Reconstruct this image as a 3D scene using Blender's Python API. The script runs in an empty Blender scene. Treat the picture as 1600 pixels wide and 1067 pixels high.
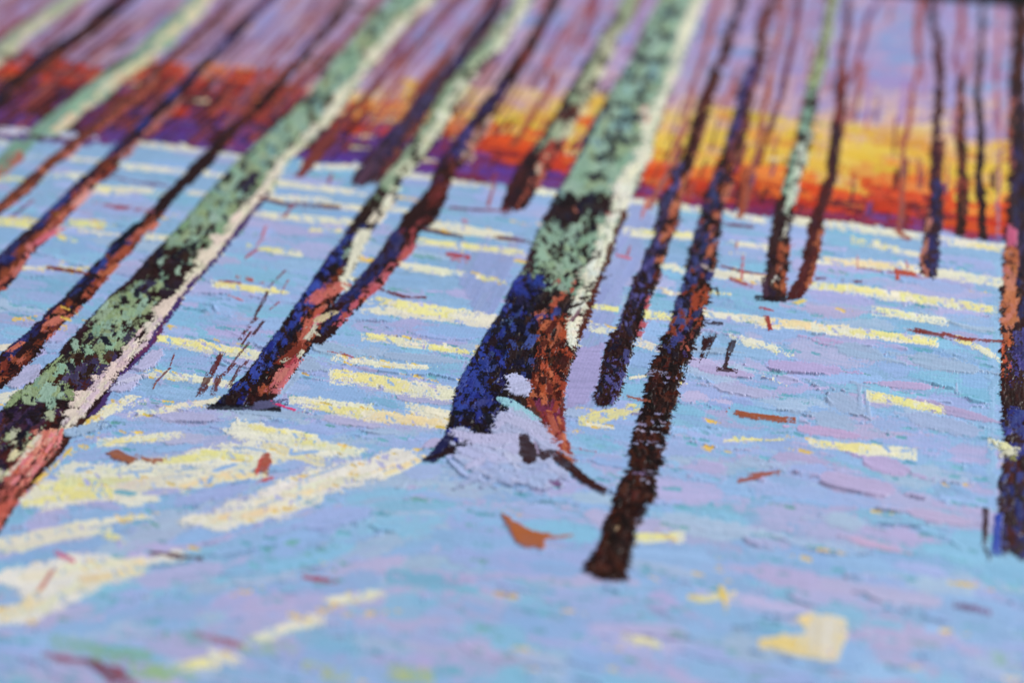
import bpy, math, random
import numpy as np
from mathutils import Vector, Matrix

SC = bpy.context.scene
rng = np.random.default_rng(7)
R = random.Random(11)

# ------------------------------------------------------------------ camera
W0, H0, FPX = 1600.0, 1067.0, 2655.0           # the photograph's frame, focal length in its pixels
ALPHA, PITCH, DIST = math.radians(14.2), math.radians(31.3), 0.60
FWD = np.array([-math.sin(ALPHA)*math.cos(PITCH), math.cos(ALPHA)*math.cos(PITCH), -math.sin(PITCH)])
RGT = np.array([math.cos(ALPHA), math.sin(ALPHA), 0.0])
UPV = np.cross(RGT, FWD)
CAM = -FWD*DIST
cd = bpy.data.cameras.new('camera'); cam = bpy.data.objects.new('camera', cd)
SC.collection.objects.link(cam); SC.camera = cam
cam.matrix_world = Matrix(((RGT[0], UPV[0], -FWD[0], CAM[0]), (RGT[1], UPV[1], -FWD[1], CAM[1]),
                           (RGT[2], UPV[2], -FWD[2], CAM[2]), (0, 0, 0, 1)))
cd.sensor_width = 36.0; cd.lens = 36.0*FPX/W0
cd.clip_start = 0.02; cd.clip_end = 50
cd.dof.use_dof = True; cd.dof.aperture_fstop = 4.0

# ------------------------------------------------------------------ light: a soft lit room
w = bpy.data.worlds.new("World"); SC.world = w; w.use_nodes = True
w.node_tree.nodes['Background'].inputs[0].default_value = (0.92, 0.96, 1.0, 1)
w.node_tree.nodes['Background'].inputs[1].default_value = 0.19
def area(name, loc, to, size, watt, col):
    d = bpy.data.lights.new(name, 'AREA'); d.shape = 'RECTANGLE'; d.size = size[0]; d.size_y = size[1]
    d.energy = watt; d.color = col
    o = bpy.data.objects.new(name, d); SC.collection.objects.link(o); o.location = loc
    o.rotation_euler = (Vector(to)-Vector(loc)).to_track_quat('-Z', 'Y').to_euler()
area('window_light', (1.55, 1.55, 1.6), (-0.1, 0.1, 0), (0.7, 0.6), 78, (1.0, 0.99, 0.97))
area('room_light', (-1.5, -1.0, 1.9), (-0.1, 0.1, 0), (1.6, 1.6), 21, (0.96, 0.98, 1.0))
SC.view_settings.view_transform = 'Standard'; SC.view_settings.look = 'None'
SC.view_settings.exposure = 0.0; SC.view_settings.gamma = 1.0
SC.cycles.use_denoising = True
SC.cycles.max_bounces = 4

# ------------------------------------------------------------------ photograph pixel <-> painting plane (z = 0)
def P(px, py):
    a = (np.asarray(px, float)-W0/2)/FPX; b = -(np.asarray(py, float)-H0/2)/FPX
    dx = FWD[0]+a*RGT[0]+b*UPV[0]; dy = FWD[1]+a*RGT[1]+b*UPV[1]; dz = FWD[2]+b*UPV[2]
    t = -CAM[2]/dz
    return CAM[0]+t*dx, CAM[1]+t*dy
def Q(x, y):
    dx = x-CAM[0]; dy = y-CAM[1]; dz = -CAM[2]
    d = dx*FWD[0]+dy*FWD[1]+dz*FWD[2]
    return W0/2+FPX*(dx*RGT[0]+dy*RGT[1])/d, H0/2-FPX*(dx*UPV[0]+dy*UPV[1]+dz*UPV[2])/d
fx, fy = P(830, 585)
cd.dof.focus_distance = float(fx-CAM[0])*FWD[0]+float(fy-CAM[1])*FWD[1]-CAM[2]*FWD[2]

# ------------------------------------------------------------------ the painted surface as a height and colour sheet
YTOP = float(P(1585, 11)[1]); YLOW = float(P(-10, 1075)[1]); YBOT = YLOW-0.06
XL = float(P(0, 0)[0])-0.05; XR = float(P(1600, 1067)[0])+0.06
# rows: about one per picture pixel, finer in the zone of focus
ys = []; py = 1300.0
while True:
    y = float(P(800, py)[1])
    if y > YTOP: break
    if y > YLOW: ys.append(y)
    py -= 1.22 if 400 < py < 830 else (1.45 if 250 < py < 1000 else 2.1)
ROWS = np.concatenate([np.linspace(YBOT, ys[0], 26)[:-1], np.array(ys), [YTOP]])
NC = 1270
def xspan(y):
    # X where the row leaves the frame on either side
    lo, hi = XL, XR
    xs = np.linspace(XL-0.05, XR+0.05, 400); qx, qy = Q(xs, np.full(400, y))
    return float(np.interp(-12, qx, xs)), float(np.interp(1612, qx, xs))
fr = []
for y in ROWS: fr.append(xspan(y))
fr = np.array(fr)
fr[:, 0] = np.clip(fr[:, 0], XL+0.01, None); fr[:, 1] = np.clip(fr[:, 1], None, XR-0.01)
cin = np.linspace(0, 1, NC); mg = 36
tm = (np.linspace(1, 0, mg+1)[:-1])**1.4
XG = np.concatenate([fr[:, :1]-(fr[:, :1]-XL)*tm[None, :], fr[:, :1]+(fr[:, 1:]-fr[:, :1])*cin[None, :],
                     fr[:, 1:]+(XR-fr[:, 1:])*tm[::-1][None, :]], axis=1)
YG = np.repeat(ROWS[:, None], XG.shape[1], axis=1)
NR, NCOL = XG.shape
PX, PY = Q(XG, YG)
COL = np.zeros((NR, NCOL, 3), np.float32); HT = np.zeros((NR, NCOL), np.float32)
ID = np.zeros((NR, NCOL), np.int32)

# ------------------------------------------------------------------ noise tables
def fract(n, beta, seed, sx=1.0, sy=1.0):
    g = np.random.default_rng(seed)
    f = np.fft.fft2(g.standard_normal((n, n)))
    k = np.sqrt((np.fft.fftfreq(n)[:, None]*n*sy)**2+(np.fft.fftfreq(n)[None, :]*n*sx)**2)+1e-6
    a = k**(-beta); a[k < 5] = 0
    r = np.real(np.fft.ifft2(f*a)); r /= r.std()
    return r.astype(np.float32)
NZ = 1024
ISO = fract(NZ, 1.15, 1)                     # lumpy
FINE = fract(NZ, 0.75, 2)                    # grainy
STK = fract(NZ, 1.0, 3, sx=14, sy=1)         # streaks along axis 1
RAG = fract(NZ, 0.95, 4, sx=5, sy=1)
BIG = fract(NZ, 2.0, 5)
def samp(T, u, v):                            # u along streak, v across, both in millimetres*4
    return T[np.asarray(v*4, np.int64) % NZ, np.asarray(u*4, np.int64) % NZ]
def srgb(c):
    c = np.asarray(c, float)/255.0
    return np.where(c <= 0.04045, c/12.92, ((c+0.055)/1.055)**2.4)

# ------------------------------------------------------------------ registry of parts
PARTS = {}     # id -> [name, parent id, kind, label, material, merge id]
def new(name, parent=0, kind=None, label=None, mat='oil', merge=None):
    i = len(PARTS)+1; PARTS[i] = [name, parent, kind, label, mat, merge]; return i

def win(x0, x1, y0, y1):
    j0 = max(0, int(np.searchsorted(ROWS, y0))-1); j1 = min(NR, int(np.searchsorted(ROWS, y1))+1)
    if j1-j0 < 2: return None
    a = XG[j0]; b = XG[j1-1]
    i0 = max(0, min(np.searchsorted(a, x0), np.searchsorted(b, x0))-1)
    i1 = min(NCOL, max(np.searchsorted(a, x1), np.searchsorted(b, x1))+1)
    if i1-i0 < 2: return None
    return slice(j0, j1), slice(int(i0), int(i1))

def lay(S, m, d, st, col, h, pid, mix=0.0, ridge=0.35, var=0.035, keep=0.35):
    """put paint on window S where m; d rises from the edge inwards (0..1), st = streak noise"""
    c = COL[S]; hh = HT[S]; nm = PARTS[pid][0]
    if nm == 'bark_patch': col = (col*0.76+col.mean()*0.24)*0.88
    elif nm == 'sunlit_bark': col = (col*0.92+col.mean()*0.08)*0.80
    elif nm == 'shaded_bark': col = (col*0.95+col.mean()*0.05)*0.92
    if col.mean() < 0.12: col = col*(0.48+0.45*col.mean()/0.12)
    e = np.clip(d*5, 0, 1)**0.5
    nh = hh*keep+h*(e*(0.80+0.07*st)+ridge*np.exp(-((d-0.10)/0.09)**2))
    cc = col[None, None, :]*(1+var*st[..., None])
    if mix > 0:
        a = np.clip(mix*(0.6-0.7*st), 0, 0.9)[..., None]; cc = cc*(1-a)+c*a
    c[m] = np.clip(cc, 0.002, 0.95)[m]; hh[m] = np.maximum(nh, 0.02)[m]
    ID[S][m] = pid

CLIP = [None]
def jit(col, a=6):
    k = R.gauss(0, a)
    return [min(250, max(6, v+k+R.gauss(0, a*0.5))) for v in col]

def dab(p0, p1, th, col, h=0.45, pid=0, rag=0.35, dry=0.0, mix=0.1, bow=0.0, taper=0.0, ridge=0.35, keep=0.35, var=0.035, lens=0, ledge=0.0):
    """one brush stroke from p0 to p1 (photograph pixels), th = its thickness across in pixels, h in mm"""
    dx, dy = p1[0]-p0[0], p1[1]-p0[1]; L = math.hypot(dx, dy)+1e-6
    nx, ny = -dy/L, dx/L; mx, my = (p0[0]+p1[0])/2, (p0[1]+p1[1])/2
    (ax, bx, cx_, dx_), (ay, by, cy_, dy_) = P([p0[0], p1[0], mx-nx*th/2, mx+nx*th/2], [p0[1], p1[1], my-ny*th/2, my+ny*th/2])
    ux, uy = bx-ax, by-ay; LW = math.hypot(ux, uy); ux /= LW; uy /= LW
    hw = abs((dx_-cx_)*(-uy)+(dy_-cy_)*ux)/2
    ext = hw*1.5+LW*abs(bow)
    S = win(min(ax, bx)-ext, max(ax, bx)+ext, min(ay, by)-ext, max(ay, by)+ext)
    if S is None: return
    X = XG[S]-ax; Y = YG[S]-ay
    s = X*ux+Y*uy; t = -X*uy+Y*ux
    q = s/LW*2-1
    t = t-bow*LW*(1-q*q)
    o1, o2 = R.uniform(0, 900), R.uniform(0, 900)
    st = np.clip(samp(STK, s*1000+o1, t*1000+o2), -2.2, 2.2)
    rg = 0.55*samp(RAG, s*1000+o2, t*1000+o1)+0.75*samp(ISO, s*1000+o2, t*1000+o1)
    half = LW/2+hw*0.35
    ends = np.clip(1-np.abs(s-LW/2)/half, 0, 1)*half/hw           # distance from the ends in half widths
    wd = 1.0-taper*np.clip((q+1)/2, 0, 1)
    if lens: wd = wd*np.sqrt(np.clip(1-np.abs(q)**lens, 0, 1)+0.02)
    d = np.minimum(wd-np.abs(t)/hw, ends*0.9+rg*rag*0.55)
    d = d+rag*0.30*rg+0.08*samp(FINE, s*1000, t*1000)
    m = d > 0
    if CLIP[0] is not None:
        k = CLIP[0]; qx, qy = PX[S], PY[S]; cn = 2.2*rg+2.0*samp(FINE, s*1000, t*1000)
        m &= (qx > np.interp(qy, k[:, 0], k[:, 1])-1.5+cn) & (qx < np.interp(qy, k[:, 0], k[:, 2])+1.5+cn)
    if dry > 0:
        ws, wf, wi = (0.15, 0.35, 0.85) if PARTS[pid][0] in ('bark_patch', 'sunlit_edge', 'sunlit_brush_stroke') else (0.45, 0.45, 0.6)
        m &= (st*ws+samp(FINE, s*1000+o2, t*1000)*wf+samp(ISO, s*1000, t*1000+o1)*wi) > (dry*2-1.6+0.9*dry*np.clip(q, -1, 1))
    lay(S, m, np.clip(d, 0, 1), st, srgb(col), h, pid, mix, ridge, var, keep)
    if ledge > 0:                                  # paint pushed up in a lip along one side of the stroke
        tn = t/hw*(1 if ux > 0 else -1)
        lip = np.exp(-((tn+0.80*wd)/0.13)**2)*np.clip(0.5+samp(BIG, s*1000+o1, s*0+o2), 0, 1.2)
        HT[S] += np.where(m, lip*ledge, 0)

def edge_noise(Y, off, amp, smooth=False):
    v = Y*1000*4
    T = ISO if smooth else FINE
    return amp*(0.75*ISO[np.asarray(v, np.int64) % NZ, off % NZ]+0.55*FINE[np.asarray(v*1.0, np.int64) % NZ, (off*7) % NZ])

def ribbon(kn, col, pid, h=0.35, rough=2.0, dry=0.0, var=0.10, keep=0.35, dirh=False, mix=0.0, ridge=0.4):
    """kn = [(y, x_left, x_right)] in photograph pixels"""
    k = np.array(kn, float)
    wx, wy = P(np.concatenate([k[:, 1]-12, k[:, 2]+12]), np.concatenate([k[:, 0], k[:, 0]]))
    S = win(wx.min(), wx.max(), wy.min()-0.002, wy.max()+0.002)
    if S is None: return
    px, py = PX[S], PY[S]
    o = R.randrange(1000)
    Yn = YG[S]; Xn = XG[S]
    g = samp(RAG, Xn*1000+o, Yn*1000+o*3)*0.6
    l = np.interp(py, k[:, 0], k[:, 1])+edge_noise(Yn, o, rough)+g*rough*1.2
    r = np.interp(py, k[:, 0], k[:, 2])+edge_noise(Yn, o+371, rough)+g*rough*1.2
    endn = samp(ISO, Xn*1000+o*5, Yn*0+o)*2.0
    m = (px > l) & (px < r) & (py > k[0, 0]+endn) & (py < k[-1, 0]+endn)
    if dirh: st = samp(STK, Xn*1000+o, Yn*1000)
    else: st = samp(STK, Yn*1000+o, Xn*1000+Yn*120)
    st = np.clip(st, -2.2, 2.2)
    if dry > 0: m &= (samp(ISO, Xn*1000+o, Yn*1000)*0.6+st*0.5+samp(FINE, Xn*1000, Yn*1000+o)*0.5) > dry*2-1.6
    d = np.clip(np.minimum(px-l, r-px)/np.maximum(r-l, 1)*2, 0, 1)
    lay(S, m, d, st, srgb(col), h, pid, mix, ridge, var, keep)

def poly(pts, col, pid, h=0.45, rough=2.5, dry=0.0, ang=None, mix=0.05, var=0.06, keep=0.4):
    p = np.array(pts, float)
    wx, wy = P(p[:, 0], p[:, 1]); e = 0.004
    S = win(wx.min()-e, wx.max()+e, wy.min()-e, wy.max()+e)
    if S is None: return
    o = R.uniform(0, 900); Xn, Yn = XG[S]*1000, YG[S]*1000
    n1 = samp(RAG, Xn+o, Yn+o); n2 = samp(ISO, Xn+o*2, Yn+o)
    px = PX[S]+rough*(n1+0.6*n2); py = PY[S]+rough*0.55*n2
    ins = np.zeros(px.shape, bool); dist = np.full(px.shape, 1e9)
    for i in range(len(p)):
        x1, y1 = p[i]; x2, y2 = p[(i+1) % len(p)]
        if y1 != y2:
            ins ^= ((y1 > py) != (y2 > py)) & (px < (x2-x1)*(py-y1)/(y2-y1)+x1)
        L2 = (x2-x1)**2+(y2-y1)**2+1e-9
        tt = np.clip(((px-x1)*(x2-x1)+(py-y1)*(y2-y1))/L2, 0, 1)
        dist = np.minimum(dist, np.hypot(px-x1-tt*(x2-x1), py-y1-tt*(y2-y1)))
    a = 0.0 if ang is None else math.radians(ang)
    st = np.clip(samp(STK, Xn*math.cos(a)+Yn*math.sin(a)+o, -Xn*math.sin(a)+Yn*math.cos(a)), -2.2, 2.2)
    if dry > 0: ins &= (st*0.5+n2*0.5+samp(FINE, Xn, Yn+o)*0.4) > dry*2-1.6
    lay(S, ins, np.clip(dist/10, 0, 1), st, srgb(col), h, pid, mix, 0.4, var, keep)

# ------------------------------------------------------------------ colours (sRGB)
BLUE = (148, 182, 226); PERI = (161, 179, 227); LAV = (174, 177, 221); LILAC = (184, 177, 217); CYAN = (138, 189, 222)
PALE = (168, 190, 220); TEAL = (112, 174, 196); CREAM = (229, 226, 205); YEL = (236, 228, 156); PEACH = (238, 216, 172)
GOLD = (232, 196, 92); WLAV = (206, 206, 228)
BROWN = (58, 26, 24); DKBR = (38, 18, 20); RUST = (158, 82, 50); NAVY = (26, 28, 70); INK = (40, 46, 110); ULTRA = (48, 66, 150)
VIOL = (74, 66, 132); SALM = (214, 112, 92); PINK = (222, 116, 126); ORNG = (192, 84, 42); MAROON = (98, 38, 48)
SAGE = (138, 180, 150); GREEN = (133, 170, 122); OLIVE = (158, 176, 118); MINT = (128, 186, 168); DEEP = (92, 132, 128)

HXK = [(-1600, 70), (-400, 186), (0, 216), (100, 221), (200, 221), (300, 233), (375, 239), (490, 254), (640, 272), (720, 283), (860, 295), (1000, 312),
       (1080, 322), (1150, 331), (1250, 340), (1320, 347), (1400, 356), (1480, 367), (1560, 376), (1800, 404), (3200, 570)]
HX = np.array(HXK, float)
def hy(x): return np.interp(x, HX[:, 0], HX[:, 1])

SKY = new('sky_paint', kind='stuff'); WOOD = new('distant_wood_paint', kind='stuff'); SNOW = new('snow_paint', kind='stuff')

# ---- ground layers
HOR = hy(PX)
T_ = HOR-PY
un = samp(ISO, XG*1000, YG*1000); uf = samp(FINE, XG*1000, YG*1000)
ID[:] = np.where(T_ > 0, SKY, SNOW)
COL[:] = np.where((T_ > 0)[..., None], srgb((163, 148, 192))[None, None], srgb((142, 178, 216))[None, None])
COL *= (1+0.04*un[..., None]); HT[:] = 0.22+0.03*un+0.02*uf

def inside(x, y): return -60 < x < 1680 and -160 < y < 1200
def slope(x, y):
    s = (y+1080)/(x+11490)
    a = max(0, min(1, (y-640)/60))*max(0, min(1, (720-x)/120))*max(0, min(1, (1010-y)/60))
    return s*(1-a)-0.22*a

# ---- sky strokes
def bandpos(x): return max(0.0, min(1.0, (x-200)/1000.0))
for i in range(3500):
    x = R.uniform(-420, 2050); y = R.uniform(-150, 360)
    if y > hy(x)-40: continue
    t = hy(x)-y; b = bandpos(x)
    lo = 95+b*75                                    # where the glow ends
    if t < lo: c = R.choice([(212, 178, 160), (214, 170, 165), (222, 190, 150)])
    elif t < lo+45: c = R.choice([(200, 168, 178), (190, 160, 185), (208, 176, 168), (176, 156, 194)])
    else: c = R.choice([(165, 148, 196), (156, 144, 196), (176, 152, 190), (140, 148, 200), (170, 140, 185), (182, 158, 192), (134, 156, 204)])
    if x < 560 and t > lo: c = R.choice([(168, 146, 186), (176, 150, 180), (160, 142, 186), (186, 152, 170)])
    a = R.uniform(-0.5, 0.5); L = R.uniform(16, 52); th = R.uniform(8, 16)
    dab((x, y), (x+L*math.cos(a), y+L*math.sin(a)*0.6), th, jit(c, 3), h=R.uniform(0.08, 0.22), pid=SKY, rag=0.4, mix=0.25)

for i in range(950):
    x = R.uniform(-60, 1640); y = R.uniform(-60, 330)
    if y > hy(x)-90 or R.random() < (x-500)/1600: continue
    q = (1585-x)/(y+1080); L = R.uniform(12, 34); c = R.choice([(168,140,170),(150,112,148),(192,152,164),(140,90,110),(176,156,200),(146,146,206),(166,108,118),(132,76,96),(160,130,180)])
    dab((x+q*L, y-L), (x-q*L, y+L), R.uniform(4, 11), jit(c, 4), h=0.15, pid=SKY, rag=0.5, mix=0.3, dry=0.15)
# ---- the glowing wood along the horizon
for i in range(5600):
    x = R.uniform(-420, 2050); b = bandpos(x); t = R.uniform(2, 150)
    y = hy(x)-t
    if x < 660:
        nb = 9*BIG[int(x*1.1+500) % NZ, 90]+R.gauss(0, 7); top = (106 if x < 400 else 92)+nb
        if t > top+12: continue
        t = max(2, t+R.gauss(0, 6))
        if t < 18: c = R.choice([(92, 60, 144), (106, 54, 116), (80, 58, 136)])
        elif t < 52: c = R.choice([(86, 50, 110), (92, 38, 62), (94, 62, 136), (70, 34, 42), (90, 58, 140), (104, 48, 90)])
        elif t < 84: c = R.choice([(96, 36, 42), (74, 34, 44), (150, 50, 40), (80, 44, 84), (108, 42, 66), (90, 60, 110), (180, 58, 40)])
        else: c = R.choice([(206, 60, 32), (216, 82, 40), (170, 52, 40), (222, 130, 70), (124, 46, 50), (212, 72, 38)])
        if t > top-8 and R.random() < 0.55: continue
        if x > 480:
            if 50 < t < 88 and R.random() < 0.6: c = R.choice([(206, 60, 30), (216, 80, 36), (170, 56, 38), (226, 120, 50)])
            if t >= 78: c = R.choice([(224, 184, 100), (220, 146, 80), (206, 100, 54)])
    else:
        k = max(0.0, min(1.0, (x-700)/450.0)); nb = 9*BIG[int(x*0.9+300) % NZ, 40]+R.gauss(0, 6); t0 = 44-32*k+nb*0.5; t1 = 66-24*k+nb; t2 = 88-20*k+nb*1.2; t3 = 120+14*k+nb*1.5
        if t < t0: c = R.choice([(98, 60, 148), (112, 48, 110), (120, 42, 76)] if k < 0.6 else [(128, 44, 84), (146, 44, 68), (112, 60, 134)])
        elif t < t1: c = R.choice([(196, 58, 34), (206, 78, 36), (150, 46, 46), (120, 44, 56)])
        elif t < t2: c = R.choice([(214, 70, 34), (224, 104, 46), (218, 80, 36), (226, 130, 58)])
        elif t < t3: c = R.choice([(226, 186, 74), (222, 174, 66), (228, 194, 92), (218, 150, 70), (220, 188, 72), (214, 168, 120)])
        elif t < t3+34:
            if R.random() < (t-t3)/34: continue
            c = R.choice([(220, 186, 130), (212, 174, 150), (218, 190, 116), (200, 160, 170)])
        else: continue
    L = R.uniform(8, 30); th = R.uniform(6, 14)
    if x < 660 or t < 40: dab((x, y), (x+L, y+L*0.11), th, jit(c, 6), h=R.uniform(0.1, 0.35), pid=WOOD, rag=0.45, mix=0.1)
    else: dab((x, y), (x+L*0.7, y+L*0.08), th+3, jit(c, 5), h=R.uniform(0.1, 0.3), pid=WOOD, rag=0.45, mix=0.12)
for i in range(300):
    x = R.uniform(-40, 1640)*R.choice([1, 0.4]); t = R.uniform(8, 100); y = hy(x)-t; L = R.uniform(5, 20); q = (1585-x)/(y+1080)
    dab((x+q*L, y-L), (x-q*L, y+L*0.6), R.uniform(3, 8), jit(R.choice([(96,34,40),(84,36,60),(120,44,40),(70,30,44),(104,60,120),(160,70,60)]), 5), h=0.3, pid=WOOD, rag=0.6, dry=0.2)
for i in range(170):
    x = R.uniform(-40, 1500)*R.choice([1, 0.55]); y = hy(x)-R.uniform(70, 190); L = R.uniform(12, 42); q = (1585-x)/(y+1080)+R.gauss(0, 0.05)
    dab((x+q*L, y-L), (x-q*L, y+L), R.uniform(2.2, 4.5), jit(R.choice([(120,54,54),(150,76,64),(96,44,60),(166,96,100)]), 5), h=0.25, pid=WOOD, rag=0.5, dry=0.15)
for (x, y) in [(214, 134), (308, 160), (598, 189), (568, 214), (562, 232), (897, 242), (670, 252), (1130, 240), (1212, 250)]:
    dab((x-1, y), (x+2, y), 5, (222, 208, 170), h=0.5, pid=WOOD)

# ---- snow brush strokes
def snowcol(x, y):
    n = BIG[int(y*1.3) % NZ, int(x*0.7) % NZ]
    r = R.random()+0.10*n
    if y < 470:
        if r < 0.38: return BLUE
        if r < 0.64: return PERI
        if r < 0.84: return LAV
        if r < 0.92: return CYAN
        return PALE
    if x > 1050 or y > 760:
        if r < 0.34: return BLUE
        if r < 0.47: return PERI
        if r < 0.60: return (178, 178, 220)
        if r < 0.74: return LILAC
        if r < 0.88: return PALE
        return CYAN
    if r < 0.34: return BLUE
    if r < 0.60: return PERI
    if r < 0.80: return LAV
    if r < 0.90: return PALE
    return CYAN
def snow_stroke(x, y, L, th, c, h, dry=0.0, pid=None, rag=0.32, mix=0.1, ridge=0.5):
    s = slope(x, y)+R.gauss(0, 0.035)
    if pid is None: pid = new('brush_stroke', merge=SNOW)
    sg = R.choice([1, -1]); dx, dy = L/2, s*L/2
    dab((x-sg*dx, y-sg*dy), (x+sg*dx, y+sg*dy), th, jit(c, 3.0), h=h, pid=pid, rag=rag, dry=dry, mix=mix, bow=R.uniform(-0.05, 0.05), taper=R.uniform(0, 0.35), ridge=0.25, lens=R.choice([2, 2.5, 3, 4]), ledge=R.choice([0, 0, 0, 0, 0.45, 0.7]))
pts = []
for lyr in range(3):
    for i in range(760 if lyr < 2 else 560):
        y = 205+(1240-205)*R.random()**0.85; x = R.uniform(-160, 1760)
        if y > hy(x)+6: pts.append((lyr, x, y))
for lyr, x, y in pts:
    sc = (y+1080)/1650.0; sy = sc*sc
    L = R.uniform(50, 150)*sc*(1.0 if lyr < 2 else 0.8); th = R.uniform(18, 40)*sy*(1.0 if lyr < 2 else 0.75)
    c = snowcol(x, y) if lyr else R.choice([CYAN, BLUE, PERI, (128, 178, 212), (138, 176, 220)])
    snow_stroke(x, y, L, th, c, R.uniform(0.12, 0.36), dry=R.choice([0, 0, 0, 0.1, 0.25]), pid=SNOW if lyr == 0 else None, rag=0.5, mix=0.22)
for i in range(1500):                          # the part of the canvas that lies outside the frame
    wx = R.uniform(XL, XR); wy = R.uniform(YBOT, YTOP); x, y = Q(wx, wy); x = float(x); y = float(y)
    if -130 < x < 1730 and y < 1200 or y < hy(x)+8: continue
    sc = (y+1080)/1650.0; snow_stroke(x, y, R.uniform(60, 150)*sc, R.uniform(20, 42)*sc*sc, snowcol(x, y), R.uniform(0.12, 0.36), pid=SNOW, rag=0.5, mix=0.2)
# specks of underpainting that show between the strokes
for i in range(620):
    x = R.uniform(-60, 1650); y = 240+880*R.random()
    if y < hy(x)+10: continue
    sc = (y+1080)/1650.0
    c = R.choice([TEAL, TEAL, (100, 164, 186), (122, 178, 206), GOLD, (104, 164, 160), (118, 178, 200)])
    k = R.randrange(2, 6)
    for j in range(k):
        xx = x+R.gauss(0, 16); yy = y+(xx-x)*slope(x, y)+R.gauss(0, 1.2)
        dab((xx, yy), (xx+R.uniform(1.0, 4)*sc, yy+0.5), R.uniform(1.6, 4.4)*sc, jit(c, 6), h=0.10, pid=SNOW, rag=0.6, mix=0.3, ridge=0.1)

# soft shade of the tall birch on the snow, a thin mound, and darker drags
def shade(pts, c, ang=90, n=26, **k):
    pid = new('shadow_stroke'); poly(pts, c, pid, h=0.3, rough=3, ang=ang, mix=0.15)
    a = np.array(pts, float)
    for i in range(n):
        j = R.randrange(len(a)); j2 = R.randrange(len(a)); u = R.uniform(0.25, 0.75)
        q = a[j]*(1-u)+a[j2]*u
        dab((q[0]+8, q[1]-14), (q[0]-8, q[1]+14), R.uniform(8, 16), jit(c, 4), h=R.uniform(0.15, 0.4), pid=pid, rag=0.3, mix=0.2)
shade([(982, 322), (1018, 318), (1010, 372), (995, 420), (975, 455), (958, 500), (948, 545), (935, 600), (932, 640), (884, 642), (880, 600), (896, 552), (905, 515), (925, 470), (948, 400), (965, 350)], (152, 166, 214))
poly([(898, 545), (945, 538), (936, 600), (915, 632), (884, 640), (882, 600)], (166, 160, 208), new('shadow_stroke'), h=0.35, ang=10)
shade([(715, 395), (800, 390), (792, 440), (775, 470), (762, 500), (738, 480), (720, 440)], (146, 162, 210), n=12)
shade([(1560, 388), (1572, 388), (1560, 530), (1556, 640), (1560, 760), (1545, 770), (1546, 560), (1552, 470)], (146, 183, 220), n=4)

# thick ridged strokes in the zone of focus on the right
for a, b, t, c in [((1196,572),(1315,581),17,(178,166,210)),((1268,530),(1372,552),9,(182,166,208)),((1370,600),(1455,606),10,(184,166,208)),((1425,628),(1555,660),14,(184,168,208)),((1420,652),(1540,680),22,(162,178,214)),((1275,652),(1340,668),26,(160,180,214)),((1295,616),(1350,650),24,(164,182,215)),((1425,560),(1530,580),20,(160,184,215)),((1310,542),(1380,560),18,(158,180,214)),((1245,670),(1345,684),11,(188,166,206)),((1350,715),(1420,740),22,(184,170,210)),((1120,605),(1200,618),14,(174,176,214)),((1090,575),(1180,590),12,(182,172,212)),((1280,745),(1400,770),26,(184,172,212)),((1060,545),(1150,552),10,(160,184,216)),((1328,842),(1408,862),10,(196,172,208)),((1420,800),(1520,818),16,(188,174,212)),((1180,500),(1190,506),6,(150,184,210)),((600,556),(720,566),12,(160,182,214)),((560,575),(590,582),6,(178,172,212)),((620,620),(710,632),12,(176,174,212)),((500,652),(600,668),12,(176,174,212)),((690,688),(665,700),16,(180,174,212)),((250,650),(340,656),16,(178,178,214)),((255,690),(320,684),14,(178,178,214)),((360,640),(480,652),12,(160,184,214)),((425,560),(500,578),20,(162,184,216)),((460,580),(430,620),22,(160,184,216)),((490,540),(560,556),18,(162,186,216))]:
    dab(a, b, t*1.25, jit(c, 2), h=0.4, pid=new('brush_stroke'), rag=0.4, mix=0.08, ridge=0.3, taper=0.2, lens=3.5, ledge=R.choice([0.3, 0.5, 0.8]))
for a, b, t in [((1342,606),(1345,640),7),((1352,612),(1358,652),6),((1336,600),(1362,608),4),((1494,600),(1494,612),4)]: dab(a, b, t, (158,180,216), h=0.55, pid=new('brush_stroke'), rag=0.6, dry=0.25)

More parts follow.
